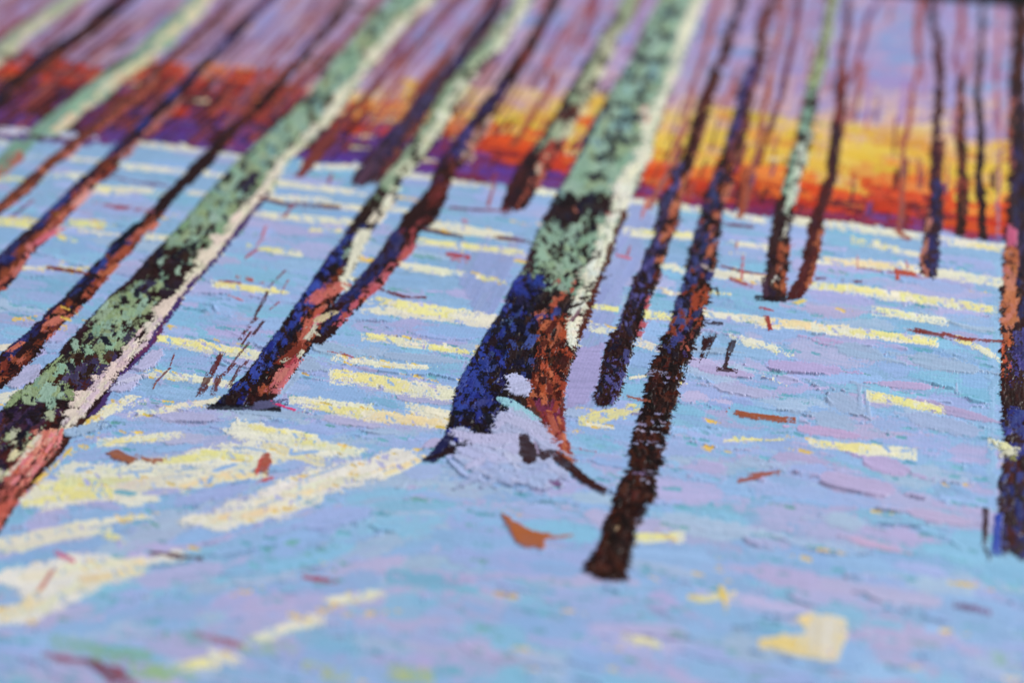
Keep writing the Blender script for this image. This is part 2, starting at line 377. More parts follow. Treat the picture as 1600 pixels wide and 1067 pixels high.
# ------------------------------------------------------------------ sunlit strokes on the snow
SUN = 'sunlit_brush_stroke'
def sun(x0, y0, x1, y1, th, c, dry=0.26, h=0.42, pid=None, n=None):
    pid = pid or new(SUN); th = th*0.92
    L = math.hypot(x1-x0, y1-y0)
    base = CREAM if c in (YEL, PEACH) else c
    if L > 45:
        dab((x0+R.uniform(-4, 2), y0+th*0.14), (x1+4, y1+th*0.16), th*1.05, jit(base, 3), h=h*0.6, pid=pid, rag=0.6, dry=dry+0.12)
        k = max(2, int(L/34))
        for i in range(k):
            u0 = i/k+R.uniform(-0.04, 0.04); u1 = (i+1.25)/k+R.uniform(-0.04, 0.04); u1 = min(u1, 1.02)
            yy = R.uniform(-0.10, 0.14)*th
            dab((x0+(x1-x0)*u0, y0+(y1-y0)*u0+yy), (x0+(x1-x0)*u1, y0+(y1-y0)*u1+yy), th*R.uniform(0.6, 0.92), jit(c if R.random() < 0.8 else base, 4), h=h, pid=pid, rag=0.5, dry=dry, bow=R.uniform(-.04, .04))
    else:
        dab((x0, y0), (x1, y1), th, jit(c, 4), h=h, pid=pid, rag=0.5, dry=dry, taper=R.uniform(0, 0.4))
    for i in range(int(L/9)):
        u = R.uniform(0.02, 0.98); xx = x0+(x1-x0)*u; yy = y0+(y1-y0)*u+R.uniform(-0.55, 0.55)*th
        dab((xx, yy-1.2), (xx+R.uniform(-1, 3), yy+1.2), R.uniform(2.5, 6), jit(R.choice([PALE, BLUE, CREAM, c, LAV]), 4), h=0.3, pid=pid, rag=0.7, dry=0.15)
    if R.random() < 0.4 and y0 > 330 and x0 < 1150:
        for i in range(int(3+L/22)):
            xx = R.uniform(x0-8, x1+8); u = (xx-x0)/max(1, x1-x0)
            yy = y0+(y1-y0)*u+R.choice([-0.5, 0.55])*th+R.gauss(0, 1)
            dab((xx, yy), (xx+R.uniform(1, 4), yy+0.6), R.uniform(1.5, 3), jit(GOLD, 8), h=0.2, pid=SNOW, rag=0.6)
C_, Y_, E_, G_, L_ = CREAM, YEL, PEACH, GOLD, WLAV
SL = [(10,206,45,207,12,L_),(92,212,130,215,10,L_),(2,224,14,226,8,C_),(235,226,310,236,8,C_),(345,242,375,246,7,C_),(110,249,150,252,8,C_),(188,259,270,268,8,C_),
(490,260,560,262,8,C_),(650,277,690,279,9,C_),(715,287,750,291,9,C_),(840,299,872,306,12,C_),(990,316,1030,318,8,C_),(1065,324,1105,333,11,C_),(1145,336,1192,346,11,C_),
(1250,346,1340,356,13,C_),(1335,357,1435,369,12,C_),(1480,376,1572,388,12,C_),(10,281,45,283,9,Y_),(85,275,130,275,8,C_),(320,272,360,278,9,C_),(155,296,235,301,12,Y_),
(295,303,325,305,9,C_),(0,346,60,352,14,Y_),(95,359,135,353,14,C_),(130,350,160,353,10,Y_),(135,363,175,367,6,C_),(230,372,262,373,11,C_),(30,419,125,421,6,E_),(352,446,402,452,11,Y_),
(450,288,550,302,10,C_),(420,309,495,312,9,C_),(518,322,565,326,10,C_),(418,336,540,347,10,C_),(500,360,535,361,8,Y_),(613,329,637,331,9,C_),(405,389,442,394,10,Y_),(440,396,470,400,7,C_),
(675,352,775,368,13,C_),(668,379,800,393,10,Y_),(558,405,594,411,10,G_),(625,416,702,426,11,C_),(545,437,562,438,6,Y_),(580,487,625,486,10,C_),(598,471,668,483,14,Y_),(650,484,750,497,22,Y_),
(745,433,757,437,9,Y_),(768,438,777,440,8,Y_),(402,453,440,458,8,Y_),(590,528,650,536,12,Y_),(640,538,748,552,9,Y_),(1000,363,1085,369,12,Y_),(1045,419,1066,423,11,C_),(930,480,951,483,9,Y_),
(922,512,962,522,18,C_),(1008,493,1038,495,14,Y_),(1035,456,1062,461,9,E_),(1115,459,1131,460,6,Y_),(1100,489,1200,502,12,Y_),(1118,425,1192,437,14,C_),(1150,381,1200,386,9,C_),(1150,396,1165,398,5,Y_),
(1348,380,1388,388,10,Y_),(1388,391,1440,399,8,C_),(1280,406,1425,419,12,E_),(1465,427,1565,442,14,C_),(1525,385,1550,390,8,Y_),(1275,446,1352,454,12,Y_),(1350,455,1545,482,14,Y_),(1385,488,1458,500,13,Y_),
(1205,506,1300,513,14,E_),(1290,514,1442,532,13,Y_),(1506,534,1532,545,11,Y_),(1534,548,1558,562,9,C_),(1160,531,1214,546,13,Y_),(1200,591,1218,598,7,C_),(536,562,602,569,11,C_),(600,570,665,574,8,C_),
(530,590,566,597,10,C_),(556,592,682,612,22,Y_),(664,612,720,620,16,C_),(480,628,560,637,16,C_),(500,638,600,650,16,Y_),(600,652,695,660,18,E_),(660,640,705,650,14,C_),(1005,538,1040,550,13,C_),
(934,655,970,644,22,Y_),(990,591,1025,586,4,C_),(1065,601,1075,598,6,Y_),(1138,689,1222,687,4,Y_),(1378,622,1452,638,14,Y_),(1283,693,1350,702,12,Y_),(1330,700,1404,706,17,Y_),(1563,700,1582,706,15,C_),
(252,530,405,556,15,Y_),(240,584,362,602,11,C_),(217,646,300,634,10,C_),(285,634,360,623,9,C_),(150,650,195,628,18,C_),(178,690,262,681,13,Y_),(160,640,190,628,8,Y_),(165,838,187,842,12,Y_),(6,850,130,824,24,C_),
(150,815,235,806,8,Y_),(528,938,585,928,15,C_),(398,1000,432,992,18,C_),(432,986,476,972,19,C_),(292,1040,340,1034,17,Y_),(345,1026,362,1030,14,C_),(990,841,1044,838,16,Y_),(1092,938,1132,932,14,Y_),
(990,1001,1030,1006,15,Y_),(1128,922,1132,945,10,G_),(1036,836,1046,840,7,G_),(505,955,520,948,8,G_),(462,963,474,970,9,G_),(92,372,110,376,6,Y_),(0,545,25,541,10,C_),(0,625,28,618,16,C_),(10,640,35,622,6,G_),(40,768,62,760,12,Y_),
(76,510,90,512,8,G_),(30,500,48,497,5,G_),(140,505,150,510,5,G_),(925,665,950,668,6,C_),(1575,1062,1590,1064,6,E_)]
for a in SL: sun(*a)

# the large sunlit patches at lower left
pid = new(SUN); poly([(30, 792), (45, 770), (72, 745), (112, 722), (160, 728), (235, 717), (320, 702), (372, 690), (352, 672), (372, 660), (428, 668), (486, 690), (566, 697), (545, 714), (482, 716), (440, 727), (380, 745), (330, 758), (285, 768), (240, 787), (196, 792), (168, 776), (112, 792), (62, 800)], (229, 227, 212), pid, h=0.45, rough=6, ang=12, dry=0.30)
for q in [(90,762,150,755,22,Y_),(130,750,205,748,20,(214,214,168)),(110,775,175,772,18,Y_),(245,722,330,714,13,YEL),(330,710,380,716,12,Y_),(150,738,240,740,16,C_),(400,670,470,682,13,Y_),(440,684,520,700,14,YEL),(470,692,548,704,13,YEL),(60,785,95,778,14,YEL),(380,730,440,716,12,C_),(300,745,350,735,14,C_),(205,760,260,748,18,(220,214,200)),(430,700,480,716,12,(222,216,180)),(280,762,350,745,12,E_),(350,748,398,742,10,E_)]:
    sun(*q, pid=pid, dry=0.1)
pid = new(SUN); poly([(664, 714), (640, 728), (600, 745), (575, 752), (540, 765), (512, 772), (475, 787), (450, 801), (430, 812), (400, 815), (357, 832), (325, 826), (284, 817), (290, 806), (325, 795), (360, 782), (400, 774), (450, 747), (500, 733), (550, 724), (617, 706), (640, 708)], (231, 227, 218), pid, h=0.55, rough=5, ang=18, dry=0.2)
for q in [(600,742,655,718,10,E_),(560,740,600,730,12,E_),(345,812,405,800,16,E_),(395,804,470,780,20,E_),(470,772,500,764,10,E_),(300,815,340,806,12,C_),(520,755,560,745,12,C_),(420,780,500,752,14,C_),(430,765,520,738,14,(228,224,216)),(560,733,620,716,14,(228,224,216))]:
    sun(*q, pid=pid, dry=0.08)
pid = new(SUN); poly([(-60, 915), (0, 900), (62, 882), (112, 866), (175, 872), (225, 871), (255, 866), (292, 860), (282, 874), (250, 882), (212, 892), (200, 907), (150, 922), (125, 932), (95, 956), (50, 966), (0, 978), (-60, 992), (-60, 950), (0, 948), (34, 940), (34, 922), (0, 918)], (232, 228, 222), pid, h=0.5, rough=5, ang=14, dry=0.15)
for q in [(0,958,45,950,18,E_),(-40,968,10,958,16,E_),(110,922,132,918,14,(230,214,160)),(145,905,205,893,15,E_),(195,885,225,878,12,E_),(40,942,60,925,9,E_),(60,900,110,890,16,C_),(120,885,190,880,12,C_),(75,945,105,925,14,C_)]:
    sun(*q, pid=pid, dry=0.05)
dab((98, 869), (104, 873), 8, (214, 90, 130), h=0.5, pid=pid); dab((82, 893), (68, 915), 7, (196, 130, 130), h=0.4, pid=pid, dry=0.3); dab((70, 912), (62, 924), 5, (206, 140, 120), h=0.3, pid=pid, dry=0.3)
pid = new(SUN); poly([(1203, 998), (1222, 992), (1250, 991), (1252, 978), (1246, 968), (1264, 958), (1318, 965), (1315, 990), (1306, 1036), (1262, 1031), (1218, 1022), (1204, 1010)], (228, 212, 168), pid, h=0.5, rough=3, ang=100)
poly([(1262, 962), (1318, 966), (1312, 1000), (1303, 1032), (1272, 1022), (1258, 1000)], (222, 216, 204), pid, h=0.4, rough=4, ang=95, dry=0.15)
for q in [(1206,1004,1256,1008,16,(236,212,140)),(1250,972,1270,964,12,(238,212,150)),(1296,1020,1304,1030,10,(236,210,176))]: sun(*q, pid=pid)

for a, b, t, c in [((222,772),(282,766),10,LAV),((176,768),(214,774),9,TEAL),((240,706),(300,698),9,BLUE),((112,738),(150,732),8,BLUE),((330,738),(372,726),7,BLUE),((452,712),(500,706),6,BLUE),((300,778),(340,770),8,PERI),((60,742),(92,730),12,BLUE),((190,742),(240,736),5,PALE),((380,700),(420,708),6,PALE),((262,748),(300,744),6,PALE),((140,786),(190,796),12,LAV),((480,748),(540,728),5,PALE),((400,795),(440,780),5,PALE)]:
    dab(a, b, t, c, h=0.4, pid=new('brush_stroke'), rag=0.6, dry=0.15, lens=3)

# thick lavender snow pushed against the trunks
def snowblob(p0, p1, th, c=(184, 183, 218), h=1.0, **k):
    dab(p0, p1, th, c, h=h, pid=new('brush_stroke'), rag=0.35, mix=0.03, ridge=0.7, **k)

# ------------------------------------------------------------------ painted trees
def xat(kn, y):
    k = np.array(kn, float); return float(np.interp(y, k[:, 0], k[:, 1])), float(np.interp(y, k[:, 0], k[:, 2]))
def layer(kn, y0, y1, f0, f1, cols, cov, L, th, pid, h=0.5, rag=0.6, dry=0.30, horiz=False, mix=0.08, var=0.05):
    CLIP[0] = np.array(kn, float) if f1 <= 1.05 else None
    ym = (y0+y1)/2; a, b = xat(kn, ym)
    n = max(1, int(cov*abs(y1-y0)*abs((b-a)*(f1-f0)+th*0.3)/(L*th)))
    for i in range(n):
        y = R.uniform(y0, y1); f = R.uniform(f0, f1); l, r = xat(kn, y); x = l+f*(r-l)
        LL = L*R.uniform(0.45, 1.15); tt = th*R.uniform(0.5, 1.2)
        l1, r1 = xat(kn, y-5); l2, r2 = xat(kn, y+5)
        sl = ((l2+f*(r2-l2))-(l1+f*(r1-l1)))/10.0
        c = jit(R.choice(cols), 5)
        if horiz: dab((x-LL/2, y-LL*0.06), (x+LL/2, y+LL*0.06), tt, c, h=h, pid=pid, rag=rag, dry=dry, mix=mix, var=var)
        else:
            dy = LL/2/math.sqrt(1+sl*sl); dab((x-sl*dy, y-dy), (x+sl*dy, y+dy), tt, c, h=h, pid=pid, rag=rag, dry=dry, mix=mix, var=var)
    CLIP[0] = None

def stip(kn, y0, y1, f0, f1, cols, n, pid, size=9, h=0.8):
    CLIP[0] = np.array(kn, float)
    for i in range(int(n*0.72)):
        y = R.uniform(y0, y1); l, r = xat(kn, y); x = l+R.uniform(f0, f1)*(r-l); sz = size*R.uniform(0.5, 1.25)
        a = R.uniform(-0.5, 0.7)*sz*0.5; b_ = sz*R.uniform(0.22, 0.5)
        dab((x+a, y-b_), (x-a, y+b_), sz*R.uniform(0.7, 1.1), jit(R.choice(cols), 6), h=h, pid=pid, rag=0.55, dry=0.05, mix=0.02, ridge=0.5)
    CLIP[0] = None
def tree(kn, base, layers=(), rough=1.8, name='painted_tree_trunk', h=0.4, label=None):
    pid = new(name, label=label); ribbon(kn, base, pid, h=h, rough=rough)
    subs = {}
    for ly in layers:
        sub, args, kw = ly[0], ly[1:], {}
        if isinstance(args[-1], dict): kw = args[-1]; args = args[:-1]
        if sub and sub not in subs: subs[sub] = new(sub, parent=pid, kind='stuff')
        if sub == 'sunlit_bark' and name == 'painted_tree_trunk': args = (*args[:5], args[5]*0.75, *args[6:]); kw.setdefault('dry', 0.42)
        layer(kn, *args, pid=subs[sub] if sub else pid, **kw)
        y0, y1, f0, f1, cols, cov, L, th = args[:8]; a_, b_ = xat(kn, (y0+y1)/2); sz = max(5, th*0.85)
        if y1 > 60 and th >= 6: stip(kn, max(y0, -10), y1, f0, f1, list(cols)+[base, base], int(0.85*abs(y1-y0)*(b_-a_)*max(0.15, f1-f0)/(sz*sz)), subs[sub] if sub else pid, sz, h)
    return pid, subs
SH, LT = 'shaded_bark', 'sunlit_bark'

# faint thin trees in the sky
thin = [
 ([(-150,600,604),(0,493,500),(25,480,488),(75,441,450),(120,400,410),(200,345,356)], (140,84,104)),
 ([(-150,690,696),(0,586,598),(20,572,584),(100,494,506),(140,462,474),(160,440,450)], (132,62,72)),
 ([(-150,840,848),(0,706,722),(50,665,678),(88,628,642),(118,594,610),(150,568,582),(180,536,556),(230,492,514),(250,478,500),(278,460,476)], (126,58,56)),
 ([(-150,800,810),(0,668,684),(40,640,656),(75,618,630),(110,600,612)], (140,90,116)),
 ([(-150,870,878),(0,758,768),(80,696,706),(120,668,680),(150,646,660),(180,630,644),(225,600,616)], (136,62,52)),
 ([(-150,990,998),(0,922,932),(40,914,924),(70,898,905),(112,872,879),(160,842,850),(195,820,830),(230,795,806)], (150,72,50)),
 ([(-150,955,960),(20,925,935),(60,905,914)], (140,64,74)),
 ([(90,853,857),(140,858,864),(165,850,856)], (170,100,100)),
 ([(-150,1180,1186),(0,1118,1126),(60,1105,1113),(140,1078,1086),(200,1064,1072),(250,1050,1060),(330,1008,1018)], (158,92,86)),
 ([(-150,1260,1266),(0,1222,1230),(50,1215,1224),(110,1202,1210),(170,1190,1199),(250,1176,1186),(330,1158,1166)], (150,84,70)),
 ([(-150,1275,1281),(0,1240,1252),(50,1238,1248),(100,1226,1236),(150,1215,1224),(210,1196,1204),(260,1180,1188)], (116,50,48)),
 ([(-150,1420,1425),(0,1374,1380),(25,1352,1361),(75,1342,1350),(110,1332,1340),(132,1320,1328)], (118,66,100)),
 ([(-150,1445,1450),(0,1434,1446),(50,1428,1438),(100,1432,1440),(150,1422,1430),(190,1416,1426),(230,1408,1416),(300,1406,1413),(366,1402,1410)], (150,78,70)),
 ([(-150,1505,1510),(0,1500,1508),(50,1496,1506),(90,1488,1496),(120,1496,1504)], (140,78,98)),
 ([(60,1512,1518),(100,1510,1516),(125,1504,1512)], (150,90,110)),
 ([(-150,1562,1568),(20,1556,1566),(60,1557,1565),(130,1552,1560),(200,1560,1566),(300,1558,1563),(360,1556,1560)], (166,108,124)),
 ([(-150,1455,1460),(0,1466,1474),(20,1462,1470)], (140,90,112)),
 ([(60,1260,1263),(120,1262,1266),(190,1262,1270)], (150,80,60)),
 ([(-150,760,764),(0,640,646),(30,612,618)], (140,80,90)),
 ([(-150,560,566),(0,455,462),(50,412,418),(90,372,380),(140,330,338)], (150,110,140)),
 ([(-150,250,256),(0,130,140),(40,88,96),(80,40,48)], (140,92,120)),
 ([(-150,60,66),(0,-20,-10),(20,-40,-30)], (140,92,110)),
]
for kn, c in thin:
    pid, _ = tree(kn, c, [], rough=1.4, name='painted_sapling', h=0.2)
    layer(kn, max(kn[0][0], -20), kn[-1][0], 0.1, 0.9, [c, (150, 74, 50), (104, 60, 100)], 0.7, 24, 5, pid, h=0.25)

kE = [(-150,290,330),(0,96,128),(50,20,60),(75,-8,30),(100,-42,4),(130,-90,-40)]
tree(kE, (178,184,158), [('sunlit_edge', -20, 110, 0.5, 0.95, [(212,206,170), (206,198,180)], 1.2, 26, 12), ('bark_patch', -20, 110, 0.0, 0.5, [(150,178,150), (170,178,150)], 0.8, 20, 9)], name='painted_birch_trunk')
kF = [(-150,400,436),(0,176,212),(25,148,184),(50,118,152),(75,78,116),(100,44,84),(125,18,56),(150,-8,26),(175,-44,-6),(220,-110,-60)]
tree(kF, (56,26,34), [(SH, 0, 180, 0.05, 0.5, [(46,42,92), (40,30,60), (60,50,100)], 1.0, 26, 12), (LT, 0, 180, 0.6, 0.98, [(126,50,38), (150,72,50), (110,44,40)], 0.8, 26, 9)])
kG = [(-150,470,504),(0,296,330),(25,270,315),(50,242,285),(75,218,262),(100,188,232),(125,150,194),(150,120,170),(175,88,132),(200,55,106),(214,42,88)]
tree(kG, (140,176,152), [('bark_patch', -20, 212, 0.0, 0.5, [(132,178,158), (118,166,146), (140,178,150)], 1.5, 24, 13), ('sunlit_edge', -20, 212, 0.55, 1.0, [(220,210,172), (206,206,184), (224,204,170)], 1.8, 24, 11)], name='painted_birch_trunk')
kG2 = [(222,18,56),(236,8,46),(250,-2,36),(268,-22,14),(290,-60,-20)]
tree(kG2, (112,156,138), [('bark_patch', 222, 262, 0.1, 0.8, [(126,178,156)], 1.2, 16, 10), (LT, 245, 285, 0.3, 1.0, [(206,110,96), (196,96,84)], 1.5, 12, 7)], name='painted_birch_trunk')
for q in [((55, 215), (70, 222)), ((170, 108), (185, 98)), ((10, 90), (28, 96)), ((192, 70), (200, 66))]: dab(*q, 8, (70, 40, 50), pid=WOOD, h=0.4)
kH = [(-150,520,530),(0,360,374),(25,336,350),(50,308,322),(100,248,264),(150,204,228),(200,138,162),(250,74,100),(267,56,78),(292,26,56),(317,-2,25),(345,-40,-8)]
tree(kH, (112,58,50), [(SH, 0, 140, 0, 0.6, [(86,60,104), (100,60,90)], 0.8, 20, 6), (LT, 130, 250, 0.5, 1.2, [(206,116,96), (190,90,70)], 0.9, 18, 7), (LT, 240, 330, 0.1, 0.9, [(150,74,40), (130,58,36), (200,110,90)], 1.2, 16, 8)])
kI = [(-150,556,572),(0,412,430),(25,386,402),(50,362,383),(75,341,358),(100,310,331),(125,289,308),(150,260,284),(175,236,266),(200,210,246),(225,184,214),(250,162,190),(267,141,182),(292,112,150),(317,90,127),(342,64,102),(367,34,84),(392,6,54),(417,-14,38),(442,-40,19),(456,-52,2),(480,-90,-30)]
tree(kI, (60,30,44), [(SH, 0, 450, 0.0, 0.45, [(50,44,96), (44,50,120), (70,40,70), ULTRA], 1.3, 26, 12), (LT, 150, 250, 0.7, 1.2, [(206,116,110), (190,120,110)], 0.9, 22, 7), (LT, 255, 460, 0.5, 0.95, [(146,66,38), (120,40,34), (190,84,60), (160,76,40)], 1.3, 24, 12), (LT, 275, 460, 0.72, 1.02, [SALM, (224,130,130), (200,90,70)], 0.7, 22, 8)])
dab((122, 318), (138, 303), 10, (226, 158, 150), h=0.8, pid=WOOD); dab((58, 382), (88, 362), 9, (216, 110, 130), h=0.7, pid=SNOW)
kJ = [(-150,650,664),(0,538,552),(25,521,540),(50,499,516),(75,476,492),(100,459,475),(125,436,451),(150,411,432),(175,386,408),(200,353,379),(225,331,358),(250,309,338),(267,292,321),(292,269,298),(317,244,271),(342,222,251),(367,194,226),(392,170,208),(417,146,180),(442,124,162),(467,99,142),(492,71,116),(517,48,90),(534,28,74),(559,-4,56),(584,-36,32),(606,-60,4),(640,-100,-40)]
tree(kJ, (50,24,28), [(LT, 0, 260, 0.4, 1.1, [(140,60,44), (110,44,40), (90,44,60)], 0.7, 24, 7), (SH, 360, 460, 0.0, 0.6, [ULTRA, (44,52,130), (30,30,66)], 1.5, 17, 10), (SH, 480, 600, 0.0, 0.5, [(50,50,130), INK, (54,30,60)], 1.2, 17, 10), (LT, 330, 470, 0.55, 1.0, [(150,64,36), (176,80,50), (206,104,84)], 1.2, 18, 9), (LT, 455, 600, 0.35, 1.0, [(140,62,36), (120,46,30), (166,78,44), (200,100,76)], 1.2, 20, 11)], h=0.55)
for a, b, t, c in [((234,362),(245,350),12,(220,118,92)),((168,430),(178,420),9,(206,110,70)),((76,512),(96,498),14,(218,120,100)),((20,548),(30,541),6,(222,120,90)),((186,380),(212,358),12,(18,26,44))]: dab(a, b, t, c, h=0.9, pid=new('sunlit_bark'))
kN = [(-150,880,900),(0,770,791),(25,756,782),(50,735,763),(75,719,748),(100,704,735),(125,675,710),(150,655,690),(175,639,671),(200,617,653),(225,594,633),(250,574,618),(267,559,606),(280,552,594),(291,546,572)]
tree(kN, (70,46,64), [(SH, -10, 285, 0.0, 0.7, [(74,64,116), (80,60,90), (60,46,90), (90,60,80)], 1.4, 30, 12), (LT, -10, 285, 0.75, 1.1, [(140,70,60), (120,54,60), (104,60,60)], 0.8, 30, 7)])

GR = [(142, 184, 156), (150, 190, 164), (134, 178, 150), (154, 184, 140)]; DK = [(44, 26, 34), (56, 32, 34), (40, 34, 60)]
# birch A, the broad one at left
kA = [(-150,738,808),(0,608,678),(50,560,626),(100,519,581),(150,484,546),(200,432,508),(250,374,451),(267,358,440),(305,322,422),(342,292,390),(392,245,350),(417,222,326),(442,200,306),(467,168,284),(492,148,266),(517,124,249),(534,107,242),(559,90,220),(584,60,196),(609,36,176),(634,10,160),(659,-18,134),(684,-44,112),(709,-74,95),(734,-100,73),(759,-130,48),(784,-160,28),(809,-190,14),(834,-220,0),(880,-270,-30)]
pA = new('painted_birch_trunk', label='broad sage green birch trunk with a pink-white lit edge')
ribbon(kA, (52,26,34), pA, h=0.4, rough=1.2)
sA = {k: new(k, parent=pA, kind='stuff') for k in ('bark_patch', 'sunlit_edge', 'shaded_bark')}
kAg = [(y, l+(6 if 300 < y < 620 else 2), l+(r-l)*0.66) for y, l, r in kA if y < 660]
ribbon([k for k in kAg if k[0] <= 270], (140,178,150), sA['bark_patch'], h=0.55, rough=3, dry=0.30)
ribbon([(438,212,262),(460,190,250),(490,165,232),(520,136,214),(545,118,205),(552,112,196)], (150,172,122), sA['bark_patch'], h=0.7, rough=4, dry=0.42)
layer(kA, -20, 260, 0.05, 0.66, [(140,182,150), (128,180,156), (132,188,170), (144,176,138), (120,172,150)], 1.7, 18, 18, sA['bark_patch'], h=0.45, horiz=True)
layer(kA, 150, 225, 0.1, 0.66, [(128,186,186), (126,184,176)], 1.2, 20, 12, sA['bark_patch'], h=0.45)
layer(kA, 60, 262, 0.05, 0.66, [(150,170,112), (156,176,124), (112,160,150)], 0.5, 16, 14, sA['bark_patch'], h=0.45, horiz=True)
layer(kA, 262, 400, 0.14, 0.60, [(146,182,156), GREEN, (134,176,130), (146,184,150)], 1.7, 18, 17, sA['bark_patch'], h=0.7, horiz=True, dry=0.12)
layer(kA, 430, 480, 0.12, 0.55, [(150,178,128), OLIVE, (140,180,150)], 1.7, 20, 18, sA['bark_patch'], h=0.7, dry=0.2)
layer(kA, 470, 520, 0.25, 0.62, [(146,178,120), (150,172,116), (140,180,150)], 1.5, 20, 18, sA['bark_patch'], h=0.8, dry=0.2)
poly([(132,552),(150,530),(196,524),(205,534),(186,548),(160,552),(150,556)], (148,172,122), new('bark_patch', parent=pA), h=0.9, dry=0.1)
poly([(62,585),(92,560),(110,552),(116,570),(105,582),(122,594),(125,608),(112,620),(100,628),(80,622),(50,634),(28,645),(10,640),(20,624),(40,606)], (150,176,118), new('bark_patch', parent=pA), h=0.9, rough=2, dry=0.04)
layer(kA, 560, 632, 0.12, 0.5, [(150,176,116), (158,182,126), (144,172,120)], 1.2, 26, 15, sA['bark_patch'], h=0.9, dry=0.15)
layer(kA, 640, 740, 0.3, 0.62, [(140,176,140), (196,200,160), (150,180,150)], 0.5, 12, 8, sA['bark_patch'], h=0.6, dry=0.3)
# dark patches
D = sA['shaded_bark']
poly([(352,268),(398,270),(402,282),(385,300),(362,296),(345,290)], (54,44,74), new('shaded_bark', parent=pA), rough=3)
poly([(338,318),(352,310),(390,318),(388,330),(362,326)], (58,42,60), new('shaded_bark', parent=pA), rough=3)
poly([(282,365),(300,364),(306,372),(300,377),(286,374)], (66,32,28), new('shaded_bark', parent=pA), rough=2, h=0.6)
poly([(226,412),(246,396),(262,402),(272,408),(300,408),(306,418),(290,432),(274,438),(262,432),(250,428),(232,430),(220,426)], (60,32,30), new('shaded_bark', parent=pA), rough=3.5, h=0.5)
poly([(236,438),(262,442),(286,440),(278,456),(262,468),(246,462),(226,460),(250,454),(240,446)], (58,40,60), new('shaded_bark', parent=pA), rough=3.5, h=0.5)
poly([(100,565),(112,556),(146,556),(152,564),(140,572),(118,574),(104,572)], (90,72,52), new('shaded_bark', parent=pA), rough=2.5, h=1.3)
poly([(104,574),(140,572),(148,600),(136,612),(126,606),(122,592),(108,590)], (76,36,26), new('shaded_bark', parent=pA), rough=3, h=0.7)
poly([(148,566),(178,550),(186,560),(176,580),(160,590),(146,600),(140,585)], (72,60,104), new('shaded_bark', parent=pA), rough=3, h=0.6, dry=0.15)
poly([(170,512),(200,508),(214,520),(206,540),(190,536)], (64,54,90), new('shaded_bark', parent=pA), rough=3, h=0.5, dry=0.15)
poly([(30,650),(52,634),(84,624),(98,628),(92,644),(72,656),(50,672),(40,662)], (46,28,30), new('shaded_bark', parent=pA), rough=3)
layer(kA, 640, 800, 0.0, 0.8, [(58,28,34), (80,44,70), (74,50,90), (96,40,36), (40,30,60)], 1.3, 26, 14, D, h=0.5)
layer(kA, 300, 640, 0.08, 0.66, [(52,28,36), (66,44,60), (58,34,30)], 0.28, 16, 7, D, h=0.5, dry=0.35)
layer(kA, 40, 300, 0.05, 0.66, [(70,56,56), (60,60,76)], 0.14, 14, 6, D, h=0.4, horiz=True, dry=0.4)
layer(kA, 380, 620, 0.0, 0.07, [(48,24,34), (66,34,50)], 1.6, 22, 7, D, h=0.6, dry=0.2)
layer(kA, 590, 640, 0.55, 0.75, [(120,50,34), (90,40,40), (70,60,110)], 1.2, 18, 10, D, h=0.5)
for (x, y, l) in [(548,92,22),(512,112,12),(470,162,22),(434,205,20),(402,244,24),(512,96,30),(580,67,16),(600,30,14),(560,14,18),(440,228,10),(432,232,14)]:
    dab((x-l/2, y), (x+l/2, y+1), 7, (76,56,52), h=0.4, pid=D, dry=0.25)
for (x, y, l) in [(240,460,22),(246,462,30),(180,510,24),(198,514,18),(222,478,14),(170,500,14),(150,606,20),(92,602,12),(106,588,16)]:
    dab((x-l/2, y), (x+l/2, y+4), 5, (56,30,34), h=0.4, pid=D, dry=0.1)
stip(kA, -10, 300, 0.03, 0.68, GR+[(160, 182, 130), (120, 176, 172)], 260, sA['bark_patch'], 15, 0.6)
stip(kA, 0, 300, 0.03, 0.68, DK, 70, D, 8, 0.4)
stip(kA, 300, 640, 0.1, 0.62, GR+[(152, 178, 120)], 120, sA['bark_patch'], 14, 0.9); stip(kA, 300, 640, 0.05, 0.66, DK, 80, D, 7, 0.7)
stip(kA, 640, 800, 0.0, 0.75, DK+[(96, 40, 40), (70, 50, 100), (190, 196, 160)], 150, D, 10, 0.7)
stip(kA, 396, 438, 0.05, 0.62, DK+[(62, 34, 30)], 60, D, 11, 0.7); stip(kA, 438, 462, 0.3, 0.66, DK+[(66, 56, 96)], 22, D, 9, 0.7)
stip(kA, 560, 600, 0.3, 0.66, [(84, 60, 44), (90, 42, 30), (60, 32, 30), (72, 60, 104)], 34, D, 10, 1.0); stip(kA, 272, 300, 0.4, 0.68, [(54, 44, 74), (60, 40, 50)], 22, D, 9, 0.6)
Ee = sA['sunlit_edge']
kAc = [(-150,786,806),(0,655,677),(50,604,625),(100,560,580),(150,522,545),(200,486,507),(250,428,450),(300,398,425),(342,356,388),(375,330,362),(392,312,349),(417,300,325),(442,280,303),(467,258,286),(485,238,270),(497,236,260)]
kAc = [(y, l+(r-l)*0.22, r) for y, l, r in kAc]
ribbon(kAc, (222,216,192), Ee, h=0.7, rough=4, dry=0.36)
layer(kAc, 300, 500, 0.1, 0.9, [(230,212,198), (228,216,200)], 1.1, 14, 9, Ee, h=0.9, dry=0.2)
layer(kAc, -10, 300, 0.2, 0.9, [(222,220,190), (226,220,204)], 0.8, 18, 8, Ee, h=0.6, dry=0.2)
